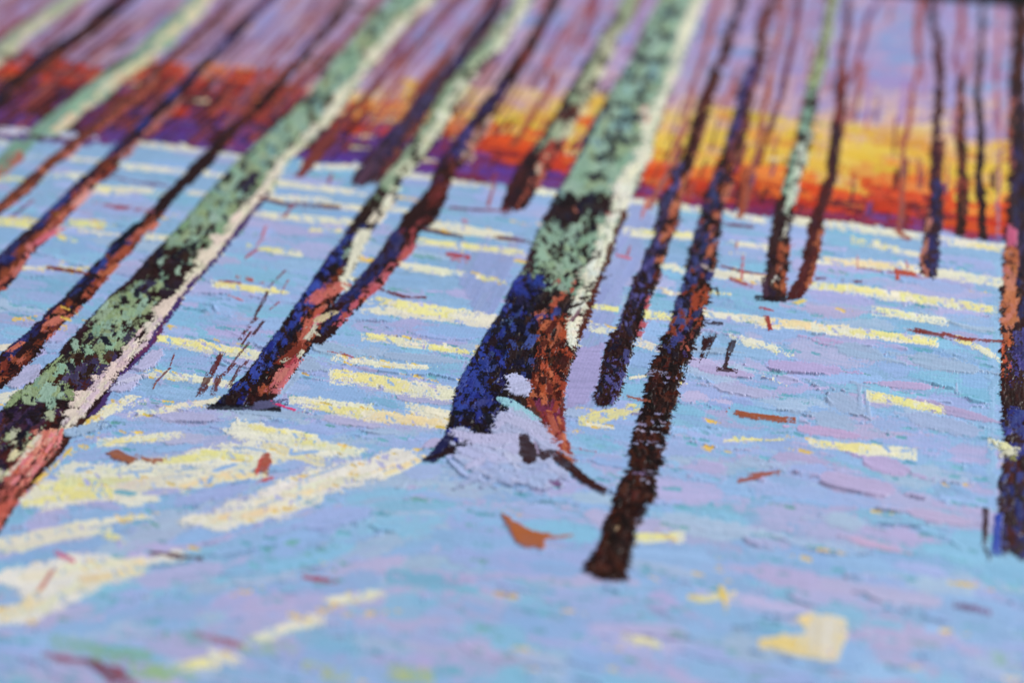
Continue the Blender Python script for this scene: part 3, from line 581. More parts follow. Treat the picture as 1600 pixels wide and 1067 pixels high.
for pl, c in [([(330,372),(358,368),(362,380),(345,386),(332,380)],(230,212,200)),([(318,394),(350,396),(338,406),(322,418),(310,410)],(228,214,196)),([(236,486),(262,470),(285,460),(280,474),(262,494),(248,500),(238,496)],(232,212,200)),
              ([(230,506),(250,500),(245,520),(235,528),(225,534),(228,520)],(220,214,200)),([(192,545),(212,536),(218,548),(202,562),(194,570),(188,562)],(230,210,202)),([(170,572),(190,566),(196,578),(188,590),(172,600),(164,590)],(232,210,204)),
              ([(140,590),(150,588),(154,596),(146,600)],(230,210,202)),([(152,596),(168,592),(172,602),(160,612),(150,606)],(232,212,204)),([(110,632),(124,616),(140,612),(152,618),(146,632),(132,640),(114,640)],(232,212,204)),
              ([(98,650),(104,640),(132,638),(136,650),(124,662),(108,668),(112,656)],(232,216,204)),([(90,672),(100,666),(116,670),(108,682),(92,684)],(230,214,190))]:
    poly(pl, c, new('sunlit_edge', parent=pA), rough=2.8, h=1.0, ang=60)
layer([(500,232,262),(560,184,214),(620,128,160),(680,84,112)], 500, 672, 0.0, 0.9, [(230,212,204), (226,214,196), (210,190,200)], 0.9, 14, 8, Ee, h=0.9, dry=0.25)
kAp = [(676,56,98),(700,44,92),(730,22,72),(760,6,46),(785,2,28),(810,-20,10),(834,-40,0)]
ribbon(kAp, (200,108,100), Ee, h=0.6, rough=5, dry=0.45)
layer(kAp, 676, 760, 0.0, 1.0, [(216,120,112), (224,136,140), (206,110,80), (226,150,130), (226,176,160)], 1.2, 13, 8, Ee, h=0.8, dry=0.3)
layer(kAp, 770, 830, 0.0, 1.0, [(190,92,80), (200,104,90), (120,60,50)], 2, 14, 10, Ee, h=0.6)
layer(kA, 680, 780, 0.5, 0.72, [(214,206,170), (226,210,196)], 0.35, 9, 6, Ee, h=0.7, dry=0.2)
ribbon([(300,418,425),(342,384,392),(392,345,354),(440,301,309),(480,270,280),(517,243,252),(534,236,246),(559,214,222),(584,190,198),(609,170,178),(634,154,163),(655,134,142)], (80,52,120), D, rough=1.6, h=0.3, dry=0.15)
ribbon([(500,254,262),(534,236,243),(560,212,217)], (110,50,100), D, rough=1.6, h=0.3, dry=0.2)
ribbon([(655,126,136),(684,104,112),(709,88,96),(734,66,74),(765,38,46)], (84,42,34), D, rough=1.4, h=0.3)
for q in [(110,704,84,730,6,G_),(84,730,60,752,7,(232,190,80)),(150,652,138,660,7,G_),(118,705,130,701,5,G_),(262,510,276,512,5,G_)]: sun(*q)
for pl in ([(8,604),(24,588),(40,574),(64,570),(62,584),(50,598),(34,606),(18,610)], [(208,578),(222,562),(232,550),(254,544),(252,560),(242,574),(226,582)], [(170,614),(182,596),(196,584),(218,586),(220,598),(210,610),(192,616)]):
    poly(pl, (184,183,220), new('brush_stroke'), h=0.9, rough=2.2, ang=50)
snowblob((124,676),(152,668), 12, c=(160,186,218)); snowblob((196,600),(218,592), 7, c=(196,196,224))

# birch C with the leaning tree beside it
kC = [(-150,940,966),(0,802,831),(25,788,817),(50,770,802),(75,750,786),(100,730,762),(125,708,742),(150,688,724),(175,675,708),(200,660,697),(225,642,680),(250,624,662),(267,610,642),(292,592,626),(317,572,616),(342,552,600),(360,542,582),(367,540,578),(392,521,568),(417,504,556),(442,486,542),(467,471,528),(492,454,512),(517,438,500),(534,422,492),(559,406,474),(584,388,460),(609,360,434),(628,342,426),(638,338,424)]
kD = [(-150,940,956),(0,860,879),(25,846,864),(50,831,851),(75,815,838),(100,799,823),(125,781,806),(150,764,791),(175,745,775),(200,724,760),(225,709,744),(250,689,731),(267,679,712),(292,671,704),(317,650,696),(342,629,684),(355,624,672),(367,611,652),(392,596,646),(417,578,622),(442,554,601),(467,531,574),(492,509,551),(517,494,528),(540,482,504)]
tree(kD, (56,26,28), [(SH, 130, 300, 0.0, 0.6, [(70,60,130), (56,40,90), (60,30,50)], 0.9, 22, 12), (SH, 365, 530, 0.0, 0.62, [INK, (50,56,128), (58,34,50), (60,58,110)], 1.5, 18, 10), (LT, 0, 130, 0.3, 1, [(150,60,56), (120,50,44)], 0.8, 20, 9), (LT, 190, 260, 0.7, 1.2, [(220,190,170), (216,140,130), (222,170,150)], 0.9, 12, 7),
  (LT, 250, 370, 0.3, 0.9, [(104,34,34), (120,44,36), (160,60,66)], 1.0, 26, 12), (LT, 365, 400, 0.68, 1.0, [(196,84,90)], 2.0, 16, 10), (LT, 400, 505, 0.72, 1.0, [(206,92,108), PINK, (200,90,70)], 2.4, 20, 9)], h=0.6, label='dark leaning trunk with pink dabs down its right edge')
pC, sC = tree(kC, (50,24,30), [('bark_patch', -20, 292, 0.0, 0.55, [(148,178,140), (150,184,152), (140,176,136)], 2.0, 22, 15), ('sunlit_edge', -20, 300, 0.5, 1.0, [(214,216,190), (200,206,176), (222,218,200)], 1.6, 16, 11),
  ('bark_patch', 290, 325, 0.1, 0.5, [(130,160,130), (110,140,110)], 0.8, 16, 10), ('shaded_bark', 300, 350, 0.1, 0.55, [(60,34,28), (70,46,36)], 1.2, 14, 9), ('sunlit_edge', 305, 345, 0.62, 1.0, [CREAM, (224,214,190)], 1.8, 14, 10),
  ('shaded_bark', 355, 375, 0.1, 0.6, [ULTRA, (40,30,60)], 1.2, 14, 10), ('bark_patch', 374, 408, 0.25, 0.7, [(142,178,168), (150,180,160)], 1.6, 16, 10), ('shaded_bark', 398, 500, 0.0, 0.45, [ULTRA, (44,54,130), (56,62,140)], 2.0, 22, 12),
  ('shaded_bark', 500, 625, 0.0, 0.5, [(44,58,140), ULTRA, (30,26,60)], 1.5, 24, 14), ('sunlit_bark', 422, 500, 0.42, 0.78, [(140,62,32), (150,70,36), (120,44,30)], 1.8, 24, 11), ('sunlit_bark', 500, 600, 0.55, 0.9, [(150,58,36), (96,36,30), (170,76,44)], 1.3, 20, 11),
  ('sunlit_bark', 500, 630, 0.4, 0.95, [(60,26,26), (80,34,28)], 0.8, 20, 9)], name='painted_birch_trunk', h=0.55)
stip(kC, 360, 635, 0.0, 0.5, [(40, 56, 150), (50, 70, 166), (30, 26, 60), (50, 26, 30)], 170, sC['shaded_bark'], 9, 0.9)
stip(kC, 440, 620, 0.4, 0.95, [(60, 26, 26), (140, 56, 34), (170, 80, 46), (44, 22, 26)], 90, sC['sunlit_bark'], 8, 0.8)
Ec = sC['sunlit_edge']; Lc = sC['sunlit_bark']
ribbon([(362,558,580),(380,556,576),(392,548,570),(405,546,562),(420,540,556),(440,532,544),(452,524,540),(460,522,534)], (222,220,200), Ec, h=0.9, rough=2.5, dry=0.14)
for a, b, t, c in [((494,470),(512,452),16,(222,110,110)),((515,462),(530,452),12,(216,110,96)),((500,490),(512,476),11,(216,120,100)),((488,505),(500,486),12,(206,90,70)),((486,512),(498,502),11,(222,100,130)),((500,502),(514,494),9,(224,204,160)),((472,540),(482,508),11,(210,104,84)),((482,530),(494,512),8,(222,216,196)),((488,520),(500,528),5,(224,220,200)),
                   ((432,606),(458,570),20,(222,112,120)),((430,600),(440,586),14,(222,130,120)),((455,572),(462,562),10,(206,70,90)),((448,565),(470,545),14,(150,58,40)),((468,560),(474,550),6,(226,222,200)),((446,566),(456,560),5,(214,214,190))]:
    dab(a, b, t, c, h=0.9, pid=new('sunlit_bark', parent=pC), rag=0.6, dry=0.26)
dab((338, 637), (424, 640), 8, (30, 22, 40), pid=sC['shaded_bark'], h=0.4); dab((400, 636), (428, 632), 12, (90, 90, 130), pid=sC['shaded_bark'], h=0.4)

# birch O
kO = [(-150,1054,1078),(0,972,997),(25,960,991),(50,942,971),(75,929,960),(100,915,950),(125,900,938),(150,884,926),(175,871,908),(200,856,896),(225,840,884),(250,820,868),(267,808,856),(292,794,843),(317,786,828),(330,784,816)]
tree(kO, (60,30,34), [('bark_patch', -20, 240, 0.15, 0.85, [(160,178,138), (168,180,142), (150,174,136), (176,182,150)], 2.2, 22, 15), ('sunlit_edge', 60, 250, 0.6, 1.0, [(204,204,176), (196,190,160)], 0.9, 18, 8), ('shaded_bark', 80, 330, -0.02, 0.14, [(60,36,50), (50,40,80)], 1.4, 22, 7),
  ('shaded_bark', 168, 190, 0.2, 0.8, [(110,44,34)], 1.6, 12, 8), ('shaded_bark', 225, 330, 0.0, 0.9, [(64,30,34), (90,38,40), (54,30,44)], 1.3, 20, 12), ('sunlit_bark', 225, 275, 0.5, 1.0, [(206,92,72), (216,190,160), (190,60,50)], 0.9, 12, 8), ('sunlit_bark', 275, 330, 0.6, 1.0, [(160,70,54), (190,100,84)], 0.9, 20, 7)], name='painted_birch_trunk')

# birch B, the tall one in the middle
kB = [(-150,1110,1170),(0,1032,1098),(50,1006,1080),(100,984,1063),(150,953,1041),(200,923,1026),(250,902,1015),(267,894,1004),(292,881,992),(317,861,983),(342,850,973),(367,840,966),(392,829,956),(417,820,946),(442,804,938),(467,794,928),(492,781,920),(517,766,908),(534,757,903),(559,741,896),(584,726,888),(609,714,881),(634,709,877),(659,704,872),(684,694,868),(700,682,790),(712,674,700),(719,670,684)]
pB = new('painted_birch_trunk', label='tall central birch trunk, green above and dark blue and rust at its foot')
ribbon(kB, (46,24,32), pB, h=0.5, rough=2.2)
sB = {k: new(k, parent=pB, kind='stuff') for k in ('bark_patch', 'sunlit_edge', 'shaded_bark', 'sunlit_bark')}
G = sB['bark_patch']; CLIPB = np.array(kB, float)
ribbon([(y, l+3+(0 if y < 200 else 4), r) for y, l, r in kB if y <= 292]+[(304,880,980)], (136,176,156), G, h=0.5, rough=3, dry=0.30)
layer(kB, -20, 120, 0.1, 0.8, [(144,176,150), (150,174,152), (132,176,158)], 1.8, 22, 20, G, h=0.45, horiz=True)
layer(kB, 100, 300, 0.1, 0.76, [(130,182,166), (138,184,158), (144,182,146), (124,176,170)], 1.9, 26, 20, G, h=0.6, horiz=True)
layer(kB, 60, 300, 0.05, 0.72, [(66,60,70), (50,56,80), (80,70,64)], 0.22, 15, 6, sB['shaded_bark'], h=0.4, horiz=True, dry=0.4)
layer(kB, 180, 270, 0.2, 0.7, [(110,164,176), (128,190,186)], 0.35, 16, 8, G, h=0.5, horiz=True)
CLIP[0] = CLIPB
for x, y, rx, ry in [(865,358,20,13),(850,366,12,10),(905,362,18,12),(918,348,14,13),(890,376,12,8),(855,385,16,9),(880,392,18,14),(893,398,13,12),(870,382,14,12),(918,395,12,14),(926,360,12,13),(845,400,12,10),(838,412,9,10),(861,420,7,6),(880,428,8,13),(876,412,9,9),(908,412,10,12),(840,438,11,10),(845,428,8,8),(885,455,12,9),(893,447,9,8),(920,380,10,10),(934,350,9,10),(950,345,9,10),(908,322,10,10),(885,318,8,6),(843,385,9,9),(897,340,14,8),(870,345,12,7),(912,428,8,7),(935,375,9,8)]:
    dab((x-rx*0.55, y-1), (x+rx*0.55, y+1), ry*1.35, jit(R.choice([(138,180,152), (146,186,158), (150,184,148), (132,176,152)]), 4), h=0.9, pid=new('bark_patch', parent=pB), rag=0.7, dry=0.12)
dab((842, 470), (862, 466), 20, (124,128,92), h=0.8, pid=G); dab((849, 473), (856, 468), 8, (130,134,120), h=0.4, pid=G)
CLIP[0] = None
Db = sB['shaded_bark']
for (x, y, l, t) in [(975,220,48,7),(945,210,16,8),(965,147,12,9),(1028,140,10,14),(1012,143,10,8),(1030,40,26,7),(985,128,24,6),(1000,88,18,5),(962,188,26,6),(1035,70,8,10),(1002,195,12,8),(914,277,12,6),(958,250,20,5)]:
    dab((x-l/2, y), (x+l/2, y+1), t, (52,56,76), h=0.4, pid=Db, dry=0.2)
layer(kB, 130, 300, -0.03, 0.06, [(50,48,92), (60,44,70)], 1.6, 22, 7, Db, h=0.5)
poly([(862,322),(880,312),(905,310),(930,306),(944,300),(948,322),(935,330),(915,332),(898,345),(880,350),(866,344)], (58,30,36), Db, h=0.4, rough=3)
dab((900,322),(903,340),9,(206,120,96),h=0.8,pid=sB['sunlit_bark']); dab((950,333),(953,342),9,(180,60,70),h=0.6,pid=sB['sunlit_bark'])
layer(kB, 310, 480, 0.0, 0.12, [(60,32,44), (90,56,70), (70,40,50)], 1.4, 20, 9, Db, h=0.5)
layer(kB, 436, 480, 0.0, 0.25, [(48,58,130), (44,50,110)], 1.8, 20, 13, Db, h=0.8)
layer(kB, 400, 480, 0.2, 0.75, [(34,26,50), (30,24,36), (54,34,40)], 0.5, 18, 10, Db, h=0.4)
layer(kB, 460, 640, 0.15, 0.75, [(44,26,30), (56,34,36), (60,48,56), (34,24,34), (70,40,34)], 1.5, 18, 9, Db, h=0.7, dry=0.2, var=0.16)
layer(kB, 480, 560, 0.0, 0.3, [(46,60,120), (60,80,130), (38,40,90), (40,24,34), (30,24,44)], 1.6, 20, 10, Db, h=0.9, var=0.16)
layer(kB, 552, 660, 0.02, 0.3, [(42,54,140), (54,74,160), (40,46,120), (34,24,50), (46,26,34)], 1.6, 20, 12, Db, h=0.9, var=0.14)
layer(kB, 560, 680, 0.3, 0.6, [(26,20,44), (30,26,60), (40,40,110)], 1.0, 22, 14, Db, h=0.6)
CLIP[0] = CLIPB
for a, b, t, c in [((722,668),(732,636),26,(46,60,150)),((762,648),(776,630),18,(44,56,140)),((742,622),(756,560),26,(48,66,152)),((706,660),(716,620),9,(70,40,40)),((735,632),(748,624),10,(74,42,40)),((784,566),(796,548),12,(46,30,34)),((684,706),(692,690),14,(40,50,130)),((694,700),(710,676),14,(34,30,66)),((742,548),(756,520),12,(70,90,130))]:
    dab(a, b, t, c, h=0.9, pid=new('shaded_bark', parent=pB), rag=0.55, dry=0.14, var=0.08)
CLIP[0] = None
Rb = sB['sunlit_bark']
layer([(490,838,905),(540,836,903),(600,822,884),(640,824,878)], 495, 640, 0.05, 0.95, [(150,58,30), (136,50,28), (176,80,40), (190,98,64), (84,32,24), (150,66,36), (66,28,24), (58,26,24), (44,22,22)], 2.0, 20, 8, Rb, h=0.9, dry=0.18, var=0.2)
for a, b, t, c in [((834,490),(846,512),11,(204,104,80)),((842,505),(850,490),8,(210,120,96)),((868,478),(882,462),9,(200,90,60)),((893,462),(897,440),8,(190,80,60)),((876,512),(868,540),10,(206,110,76)),((900,500),(912,478),7,(190,80,60)),((905,512),(920,486),6,(120,50,60)),((866,470),(876,462),6,(206,110,80)),((898,430),(900,424),8,(180,70,50)),((870,445),(876,436),7,(190,90,80))]:
    dab(a, b, t, c, h=0.9, pid=new('sunlit_bark', parent=pB), rag=0.6, dry=0.15, var=0.08)
kBr = [(590,822,888),(609,822,881),(634,824,878),(659,842,881),(684,857,886),(709,861,892),(722,868,900)]
ribbon(kBr, (140,52,44), Rb, h=0.7, rough=3, var=0.2)
layer([(520,800,850),(600,812,846),(640,822,850)], 510, 640, 0.0, 1.0, [(44,24,26), (66,30,26), (36,22,34)], 1.1, 18, 9, Db, h=0.8, dry=0.25)
layer(kBr, 590, 640, 0.1, 0.9, [(150,60,30), (120,46,28), (176,84,54), (160,66,32), (80,34,26)], 2.2, 20, 8, Rb, h=0.8, dry=0.1, var=0.18)
layer(kBr, 630, 660, 0.3, 1.0, [(120,36,70), (140,50,90)], 2.0, 16, 12, Rb, h=0.7)
layer(kBr, 655, 720, 0.1, 1.0, [(160,60,44), (190,90,70), (176,60,70), (206,110,70)], 1.8, 16, 8, Rb, h=0.8, dry=0.1)
ribbon([(640,824,836),(655,832,842),(662,838,846)], (110,66,60), Rb, h=0.5)
stip(kB, -10, 310, 0.03, 0.76, GR+[(124, 178, 176)], 260, G, 17, 0.7); stip(kB, 0, 300, 0.02, 0.8, DK, 60, Db, 8, 0.4)
stip(kB, 345, 450, 0.1, 0.7, GR, 60, G, 14, 1.0); stip(kB, 345, 470, 0.03, 0.75, DK, 90, Db, 8, 0.8)
stip(kB, 440, 690, 0.0, 0.34, [(36, 50, 144), (44, 64, 160), (26, 28, 70), (24, 20, 44), (44, 24, 34)], 230, Db, 12, 1.0)
stip(kB, 470, 690, 0.25, 0.65, [(34, 20, 30), (46, 26, 26), (26, 22, 50), (50, 64, 140)], 150, Db, 10, 0.9)
stip([(490,838,905),(540,836,903),(600,822,884),(640,824,878)], 495, 640, 0.1, 1.0, [(190, 78, 36), (170, 66, 32), (210, 110, 70), (110, 40, 28), (56, 24, 24), (84, 34, 26)], 130, Rb, 9, 1.0)
for yy in (22, 60, 96, 128, 165, 188, 222, 250, 278):
    l, r = xat(kB, yy); u0 = R.uniform(0, 0.3); u1 = R.uniform(0.45, 0.75)
    for q in range(7):
        x = l+(u0+(u1-u0)*q/6)*(r-l); dab((x, yy-2+R.gauss(0, 1.5)), (x+1, yy+2+R.gauss(0, 1.5)), R.uniform(5, 9), jit((50, 52, 66), 8), h=0.4, pid=Db, rag=0.6, dry=0.15)
stip(kB, 306, 345, 0.0, 0.72, DK, 46, Db, 11, 0.5)
# lit edge
Eb = sB['sunlit_edge']
kBc = [(-150,1152,1168),(0,1082,1097),(50,1060,1080),(100,1040,1062),(150,1022,1040),(200,1002,1025),(250,986,1014),(292,952,991),(317,950,981),(342,948,971),(360,934,963),(392,928,951),(405,922,946),(420,910,940),(442,905,933),(462,896,927),(480,888,918),(492,883,913),(510,880,904),(530,884,898),(545,888,896)]
kBc = [(y, l+(r-l)*0.22, r) for y, l, r in kBc]
ribbon(kBc, (222,220,200), Eb, h=0.9, rough=4.2, dry=0.36)
layer(kBc, -10, 300, 0.1, 1.0, [(230,226,204), (224,220,196)], 0.9, 15, 9, Eb, h=0.7, dry=0.12)
layer(kBc, 290, 545, 0.0, 1.0, [(232,232,216), (226,226,204), (220,224,214)], 1.3, 12, 10, Eb, h=1.1, dry=0.24)
dab((1004,178),(1010,170),10,(226,190,180),pid=Eb); dab((1010,190),(1012,184),6,(214,110,100),pid=Eb)
for (x, y, l) in [(943,437,10),(930,446,12),(912,470,12),(922,452,9),(935,400,8),(900,482,10),(905,495,9),(924,408,12)]:
    dab((x-l/2, y), (x+l/2, y-3), 4.5, (60,34,36), h=0.3, pid=Db, dry=0.15)
ribbon([(330,972,982),(367,960,970),(392,950,960),(417,942,950),(442,932,940),(467,922,930),(492,913,922),(517,904,912),(534,898,905)], (110,50,36), Rb, h=0.5, rough=2, dry=0.2)
dab((894,504),(905,488),6,(130,90,110),pid=Rb,h=0.5)
# the snow mound over its foot
pid = new('snow_mound_stroke', label='thick lavender snow paint heaped over the trunk foot')
poly([(788,590),(800,585),(818,592),(824,606),(822,620),(806,622),(792,612),(786,600)], (186,190,226), pid, h=1.0, rough=2.8, ang=40)
poly([(702,676),(722,671),(744,680),(764,686),(770,668),(778,655),(794,652),(800,642),(822,640),(832,655),(846,668),(856,686),(866,704),(872,722),(884,742),(876,760),(850,764),(800,758),(748,744),(716,722),(714,702),(728,694),(728,682),(706,684)], (178,186,223), pid, h=1.2, rough=4.5, ang=-25)
for i in range(46):
    x = R.uniform(716, 860); y = R.uniform(692, 758)
    if y < 700 and x < 760: continue
    a = R.choice([-0.5, 0.1, 0.5, 0.9]); L = R.uniform(14, 36)
    dab((x-L/2, y-a*L/2), (x+L/2, y+a*L/2), R.uniform(8, 16), jit((182,188,224) if y < 728 else (166,182,222), 3.5), h=R.uniform(0.5, 1.1), pid=pid, rag=0.5, mix=0.1, lens=3, ledge=R.choice([0, 0.6]))
for a, b, t, c in [((776,668),(790,655),12,(184,184,220)),((800,636),(824,652),14,(150,200,216)),((812,650),(826,668),14,(176,186,218)),((830,668),(852,684),13,(182,184,218)),((820,672),(850,692),8,(186,186,222)),((800,660),(830,672),14,(180,182,216)),((708,680),(732,686),10,(188,186,222)),((740,690),(770,688),14,(186,184,220)),((778,690),(810,690),16,(182,182,218))]:
    dab(a, b, t, c, h=0.9, pid=pid, rag=0.35)
dab((705,700),(728,698),5,(40,26,46),pid=Db,h=0.4,rag=0.6)
poly([(810,680),(822,680),(830,694),(842,700),(856,719),(848,722),(838,716),(838,724),(824,728),(814,714),(812,696)], (64,34,38), new('painted_root', parent=pB), h=0.6, rough=2)
dab((836,694),(842,712),4,(160,146,180),h=0.5,pid=pid)
poly([(850,750),(862,754),(872,748),(878,760),(868,764),(856,760)], (120,92,136), new('shadow_stroke'), h=0.3, rough=3, dry=0.15)
rt = new('painted_root', parent=pB)
for a, b, t in [((868,717),(896,736),13),((890,730),(918,756),13),((912,752),(940,766),11),((906,746),(930,758),12)]: dab(a, b, t, (70,32,32), h=0.7, pid=rt, rag=0.5)
dab((676,716),(700,686),13,(38,40,96),h=0.6,pid=Db,rag=0.5); dab((670,718),(690,712),5,(50,26,36),h=0.6,pid=Db)

# tree Q
kQ = [(-150,1188,1198),(0,1152,1165),(25,1145,1158),(50,1134,1149),(75,1127,1143),(100,1117,1133),(125,1107,1126),(150,1097,1113),(175,1089,1108),(200,1080,1103),(225,1071,1093),(250,1064,1086),(267,1052,1076),(292,1044,1073),(317,1032,1063),(342,1027,1060),(367,1022,1051),(392,1012,1043),(417,1004,1033),(442,992,1028),(467,982,1016),(492,972,1006),(517,963,1003),(534,952,996),(559,943,986),(584,937,976),(609,932,971),(622,928,968),(634,936,958)]
tree(kQ, (62,30,30), [(LT, -10, 240, 0.3, 1.0, [(110,48,40), (96,44,40), (130,60,46)], 0.9, 26, 9), (SH, 265, 440, 0.0, 0.42, [(60,62,110), (74,60,100), (50,44,90)], 1.3, 20, 11), (LT, 265, 440, 0.55, 1.0, [(110,40,32), (140,56,36)], 1.0, 20, 10),
  (SH, 410, 470, 0.0, 0.6, [VIOL, (60,56,110)], 1.3, 22, 9), (SH, 455, 540, 0.15, 0.7, [(80,76,146), VIOL, (66,60,124)], 1.2, 24, 10, dict(h=0.9, var=0.16)), (None, 520, 565, 0.1, 0.9, [(56,28,28), (44,22,24)], 1.2, 16, 8), (SH, 560, 622, 0.1, 0.85, [(84,80,150), (76,68,140)], 1.5, 30, 8, dict(h=0.9, var=0.16)), (None, 440, 630, 0.0, 1.0, [(50,26,28)], 0.5, 14, 6)], h=0.7, rough=2.6, label='slim violet and brown trunk right of the tall birch')
qs = new('sunlit_bark')
for x, y, rx, t in [(1064,302,10,14),(1055,325,10,18),(1066,288,8,12),(1045,365,9,18),(1036,372,8,16),(1032,403,8,16),(1052,335,9,12),(1010,482,5,10),(1012,470,6,7),(1005,510,6,16),(1000,525,6,12)]:
    dab((x+2, y-rx*0.7), (x-2, y+rx*0.7), t*0.75, R.choice([(206,118,76), (214,124,88), (200,104,74)]) if y < 450 else (206,90,106), h=0.8, pid=qs)
# tree R, dark one that reaches lowest
kR = [(-150,1232,1246),(0,1200,1218),(50,1180,1197),(100,1174,1191),(125,1164,1186),(150,1152,1178),(175,1148,1173),(200,1142,1166),(250,1127,1156),(267,1117,1149),(292,1107,1143),(317,1100,1133),(342,1092,1128),(367,1087,1125),(392,1078,1120),(417,1072,1115),(442,1067,1110),(467,1057,1105),(492,1050,1098),(517,1045,1093),(534,1036,1086),(559,1030,1080),(572,1020,1072),(584,1016,1066),(597,1014,1068),(609,1010,1058),(634,1004,1056),(659,997,1047),(684,990,1042),(692,988,1040),(709,982,1032),(725,980,1036),(734,978,1027),(759,968,1022),(784,960,1022),(800,955,1007),(825,943,998),(850,937,990),(868,925,984),(882,914,981),(895,909,978),(904,930,980),(909,948,980)]
tree(kR, (50,22,20), [(SH, 100, 260, 0.0, 0.45, [(66,60,120), (76,66,130), (60,40,70)], 1.3, 20, 11), (LT, 0, 260, 0.45, 1.0, [(130,60,56), (120,54,60), (150,72,66)], 1.2, 22, 9), (SH, 265, 420, 0.0, 0.5, [(60,56,90), (54,44,60), (70,60,110)], 1.3, 20, 11),
  (SH, 420, 480, 0.05, 0.6, [(66,76,140), (70,80,146), (60,50,100)], 1.2, 22, 13), (LT, 455, 512, 0.62, 0.95, [(190,76,34), (170,64,30)], 1.8, 22, 9), (LT, 510, 560, 0.5, 1.0, [(150,70,60), (70,50,110), (200,100,80)], 1.2, 16, 9), (SH, 480, 560, 0.1, 0.6, [(44,24,28), (60,64,130)], 1.0, 18, 11),
  (None, 560, 905, 0.0, 1.0, [(46,20,20), (62,28,22), (74,34,24), (34,16,18), (84,36,24)], 1.5, 26, 9, dict(horiz=True, rag=0.6, dry=0.2, var=0.16))], h=0.7, rough=3.4, label='dark brown trunk that reaches lowest, banded across')
rs = new('sunlit_bark')
for x, y, rx, t in [(1112,368,11,18),(1118,352,11,16),(1110,395,10,16),(1122,335,9,12),(1128,318,6,12),(1135,300,9,14)]:
    dab((x+2, y-rx*0.7), (x-2, y+rx*0.7), t*0.75, R.choice([(206,112,78), (210,120,88), (214,116,100)]), h=0.8, pid=rs)
dab((1064,500),(1068,480),14,(74,82,150),h=1.0,pid=rs); dab((1064,512),(1058,500),14,(70,78,146),h=1.0,pid=rs)
dab((1104,420),(1108,422),5,(200,180,170),h=0.5,pid=rs)
gp = [g for g in [(1020,692,40,2.6),(1000,695,22,2.2),(1018,676,24,2),(1008,660,20,2.6),(1034,668,8,4),(1012,648,40,2.4),(1030,584,10,5),(1044,592,12,4),(1022,588,6,4),(1016,738,24,3),(1000,742,10,3.5),(1028,744,20,4),(1003,752,8,4),(1040,600,8,3),(1000,664,9,5),(1020,662,9,4),(1006,676,8,5),(1036,660,10,4),(1010,796,26,5),(988,790,14,3),(960,860,10,4),(976,866,14,5),(958,832,8,5),(980,826,8,4),(1034,700,8,3)] if g[1] < 770]
for x, y, l, t in gp: dab((x-l/2, y), (x+l/2, y+1.5), t*1.0, jit((150,146,184), 10), h=0.5, pid=SNOW, rag=0.9, dry=0.3)
dab((955,832),(960,829),5,(222,190,150),h=0.5,pid=SNOW)
stip(kQ, 260, 620, 0, 1, [(46, 24, 26), (40, 36, 70), (84, 80, 150)], 130, qs, 7, 0.8)
stip(kR, 260, 560, 0, 1, [(46, 24, 26), (60, 66, 130), (40, 30, 50), (150, 64, 36)], 150, rs, 8, 0.8)
stip(kR, 560, 900, 0, 1, [(46, 20, 20), (34, 16, 18), (92, 40, 26)], 120, rs, 10, 0.7)
# birch S and red brown T
kT = [(-150,1345,1352),(0,1322,1330),(25,1319,1328),(50,1317,1327),(75,1311,1323),(100,1309,1320),(125,1307,1322),(150,1305,1323),(175,1304,1320),(200,1299,1316),(225,1297,1313),(250,1293,1309),(267,1291,1308),(292,1286,1304),(317,1277,1296),(342,1267,1289),(367,1262,1284),(392,1257,1279),(417,1251,1274),(442,1241,1269),(455,1234,1262),(466,1228,1252)]
tree(kT, (92,36,36), [(LT, 0, 200, 0.2, 0.9, [(150,66,60), (130,56,54), (160,76,70)], 1.2, 20, 7), (SH, 200, 300, 0.1, 0.9, [(66,40,56), (76,44,50)], 1.3, 20, 9), (SH, 300, 460, 0.1, 0.7, [(84,34,38), (70,36,48), (100,40,40)], 1.3, 18, 9), (LT, 355, 450, 0.75, 1.05, [(200,110,66), (190,96,60)], 1.2, 14, 6)], rough=1.8)
kS = [(-150,1326,1342),(0,1291,1308),(50,1282,1298),(75,1278,1295),(100,1270,1291),(125,1264,1284),(150,1259,1278),(175,1254,1275),(200,1249,1269),(225,1242,1266),(250,1235,1261),(267,1230,1256),(292,1224,1247),(317,1214,1242),(342,1209,1237),(367,1204,1233),(392,1201,1233),(417,1197,1231),(442,1194,1229),(462,1192,1229),(471,1196,1226)]
tree(kS, (62,32,32), [('bark_patch', -20, 140, 0.1, 0.9, [(170,182,132), (160,176,120), (150,172,110)], 2.6, 20, 11), ('bark_patch', 138, 300, 0.05, 0.7, [(132,178,152), (140,186,160), (124,170,146)], 2.2, 16, 11), ('sunlit_edge', 210, 350, 0.4, 0.95, [(206,214,200), (190,204,186)], 1.4, 14, 9),
  ('sunlit_edge', 340, 440, 0.35, 0.8, [(206,206,196)], 0.35, 10, 5), ('shaded_bark', 330, 470, 0.0, 0.6, [(60,30,34), (84,50,50), (54,34,60)], 1.2, 16, 9), ('sunlit_bark', 385, 468, 0.5, 1.0, [(200,110,60), (190,96,54), (160,76,50)], 1.2, 16, 8)], name='painted_birch_trunk', rough=1.8)
for x, y, l in [(1256,215,16),(1265,190,12),(1240,256,8),(1218,335,14),(1216,320,10),(1255,300,2)]: dab((x-l/2, y), (x+l/2, y+1), 6, (50,44,50), h=0.5, pid=new('bark_mark'))
dab((1194,468),(1228,470),8,(44,24,34),pid=SNOW,h=0.5); dab((1243,476),(1256,471),6,(230,206,100),pid=new(SUN),h=0.7)
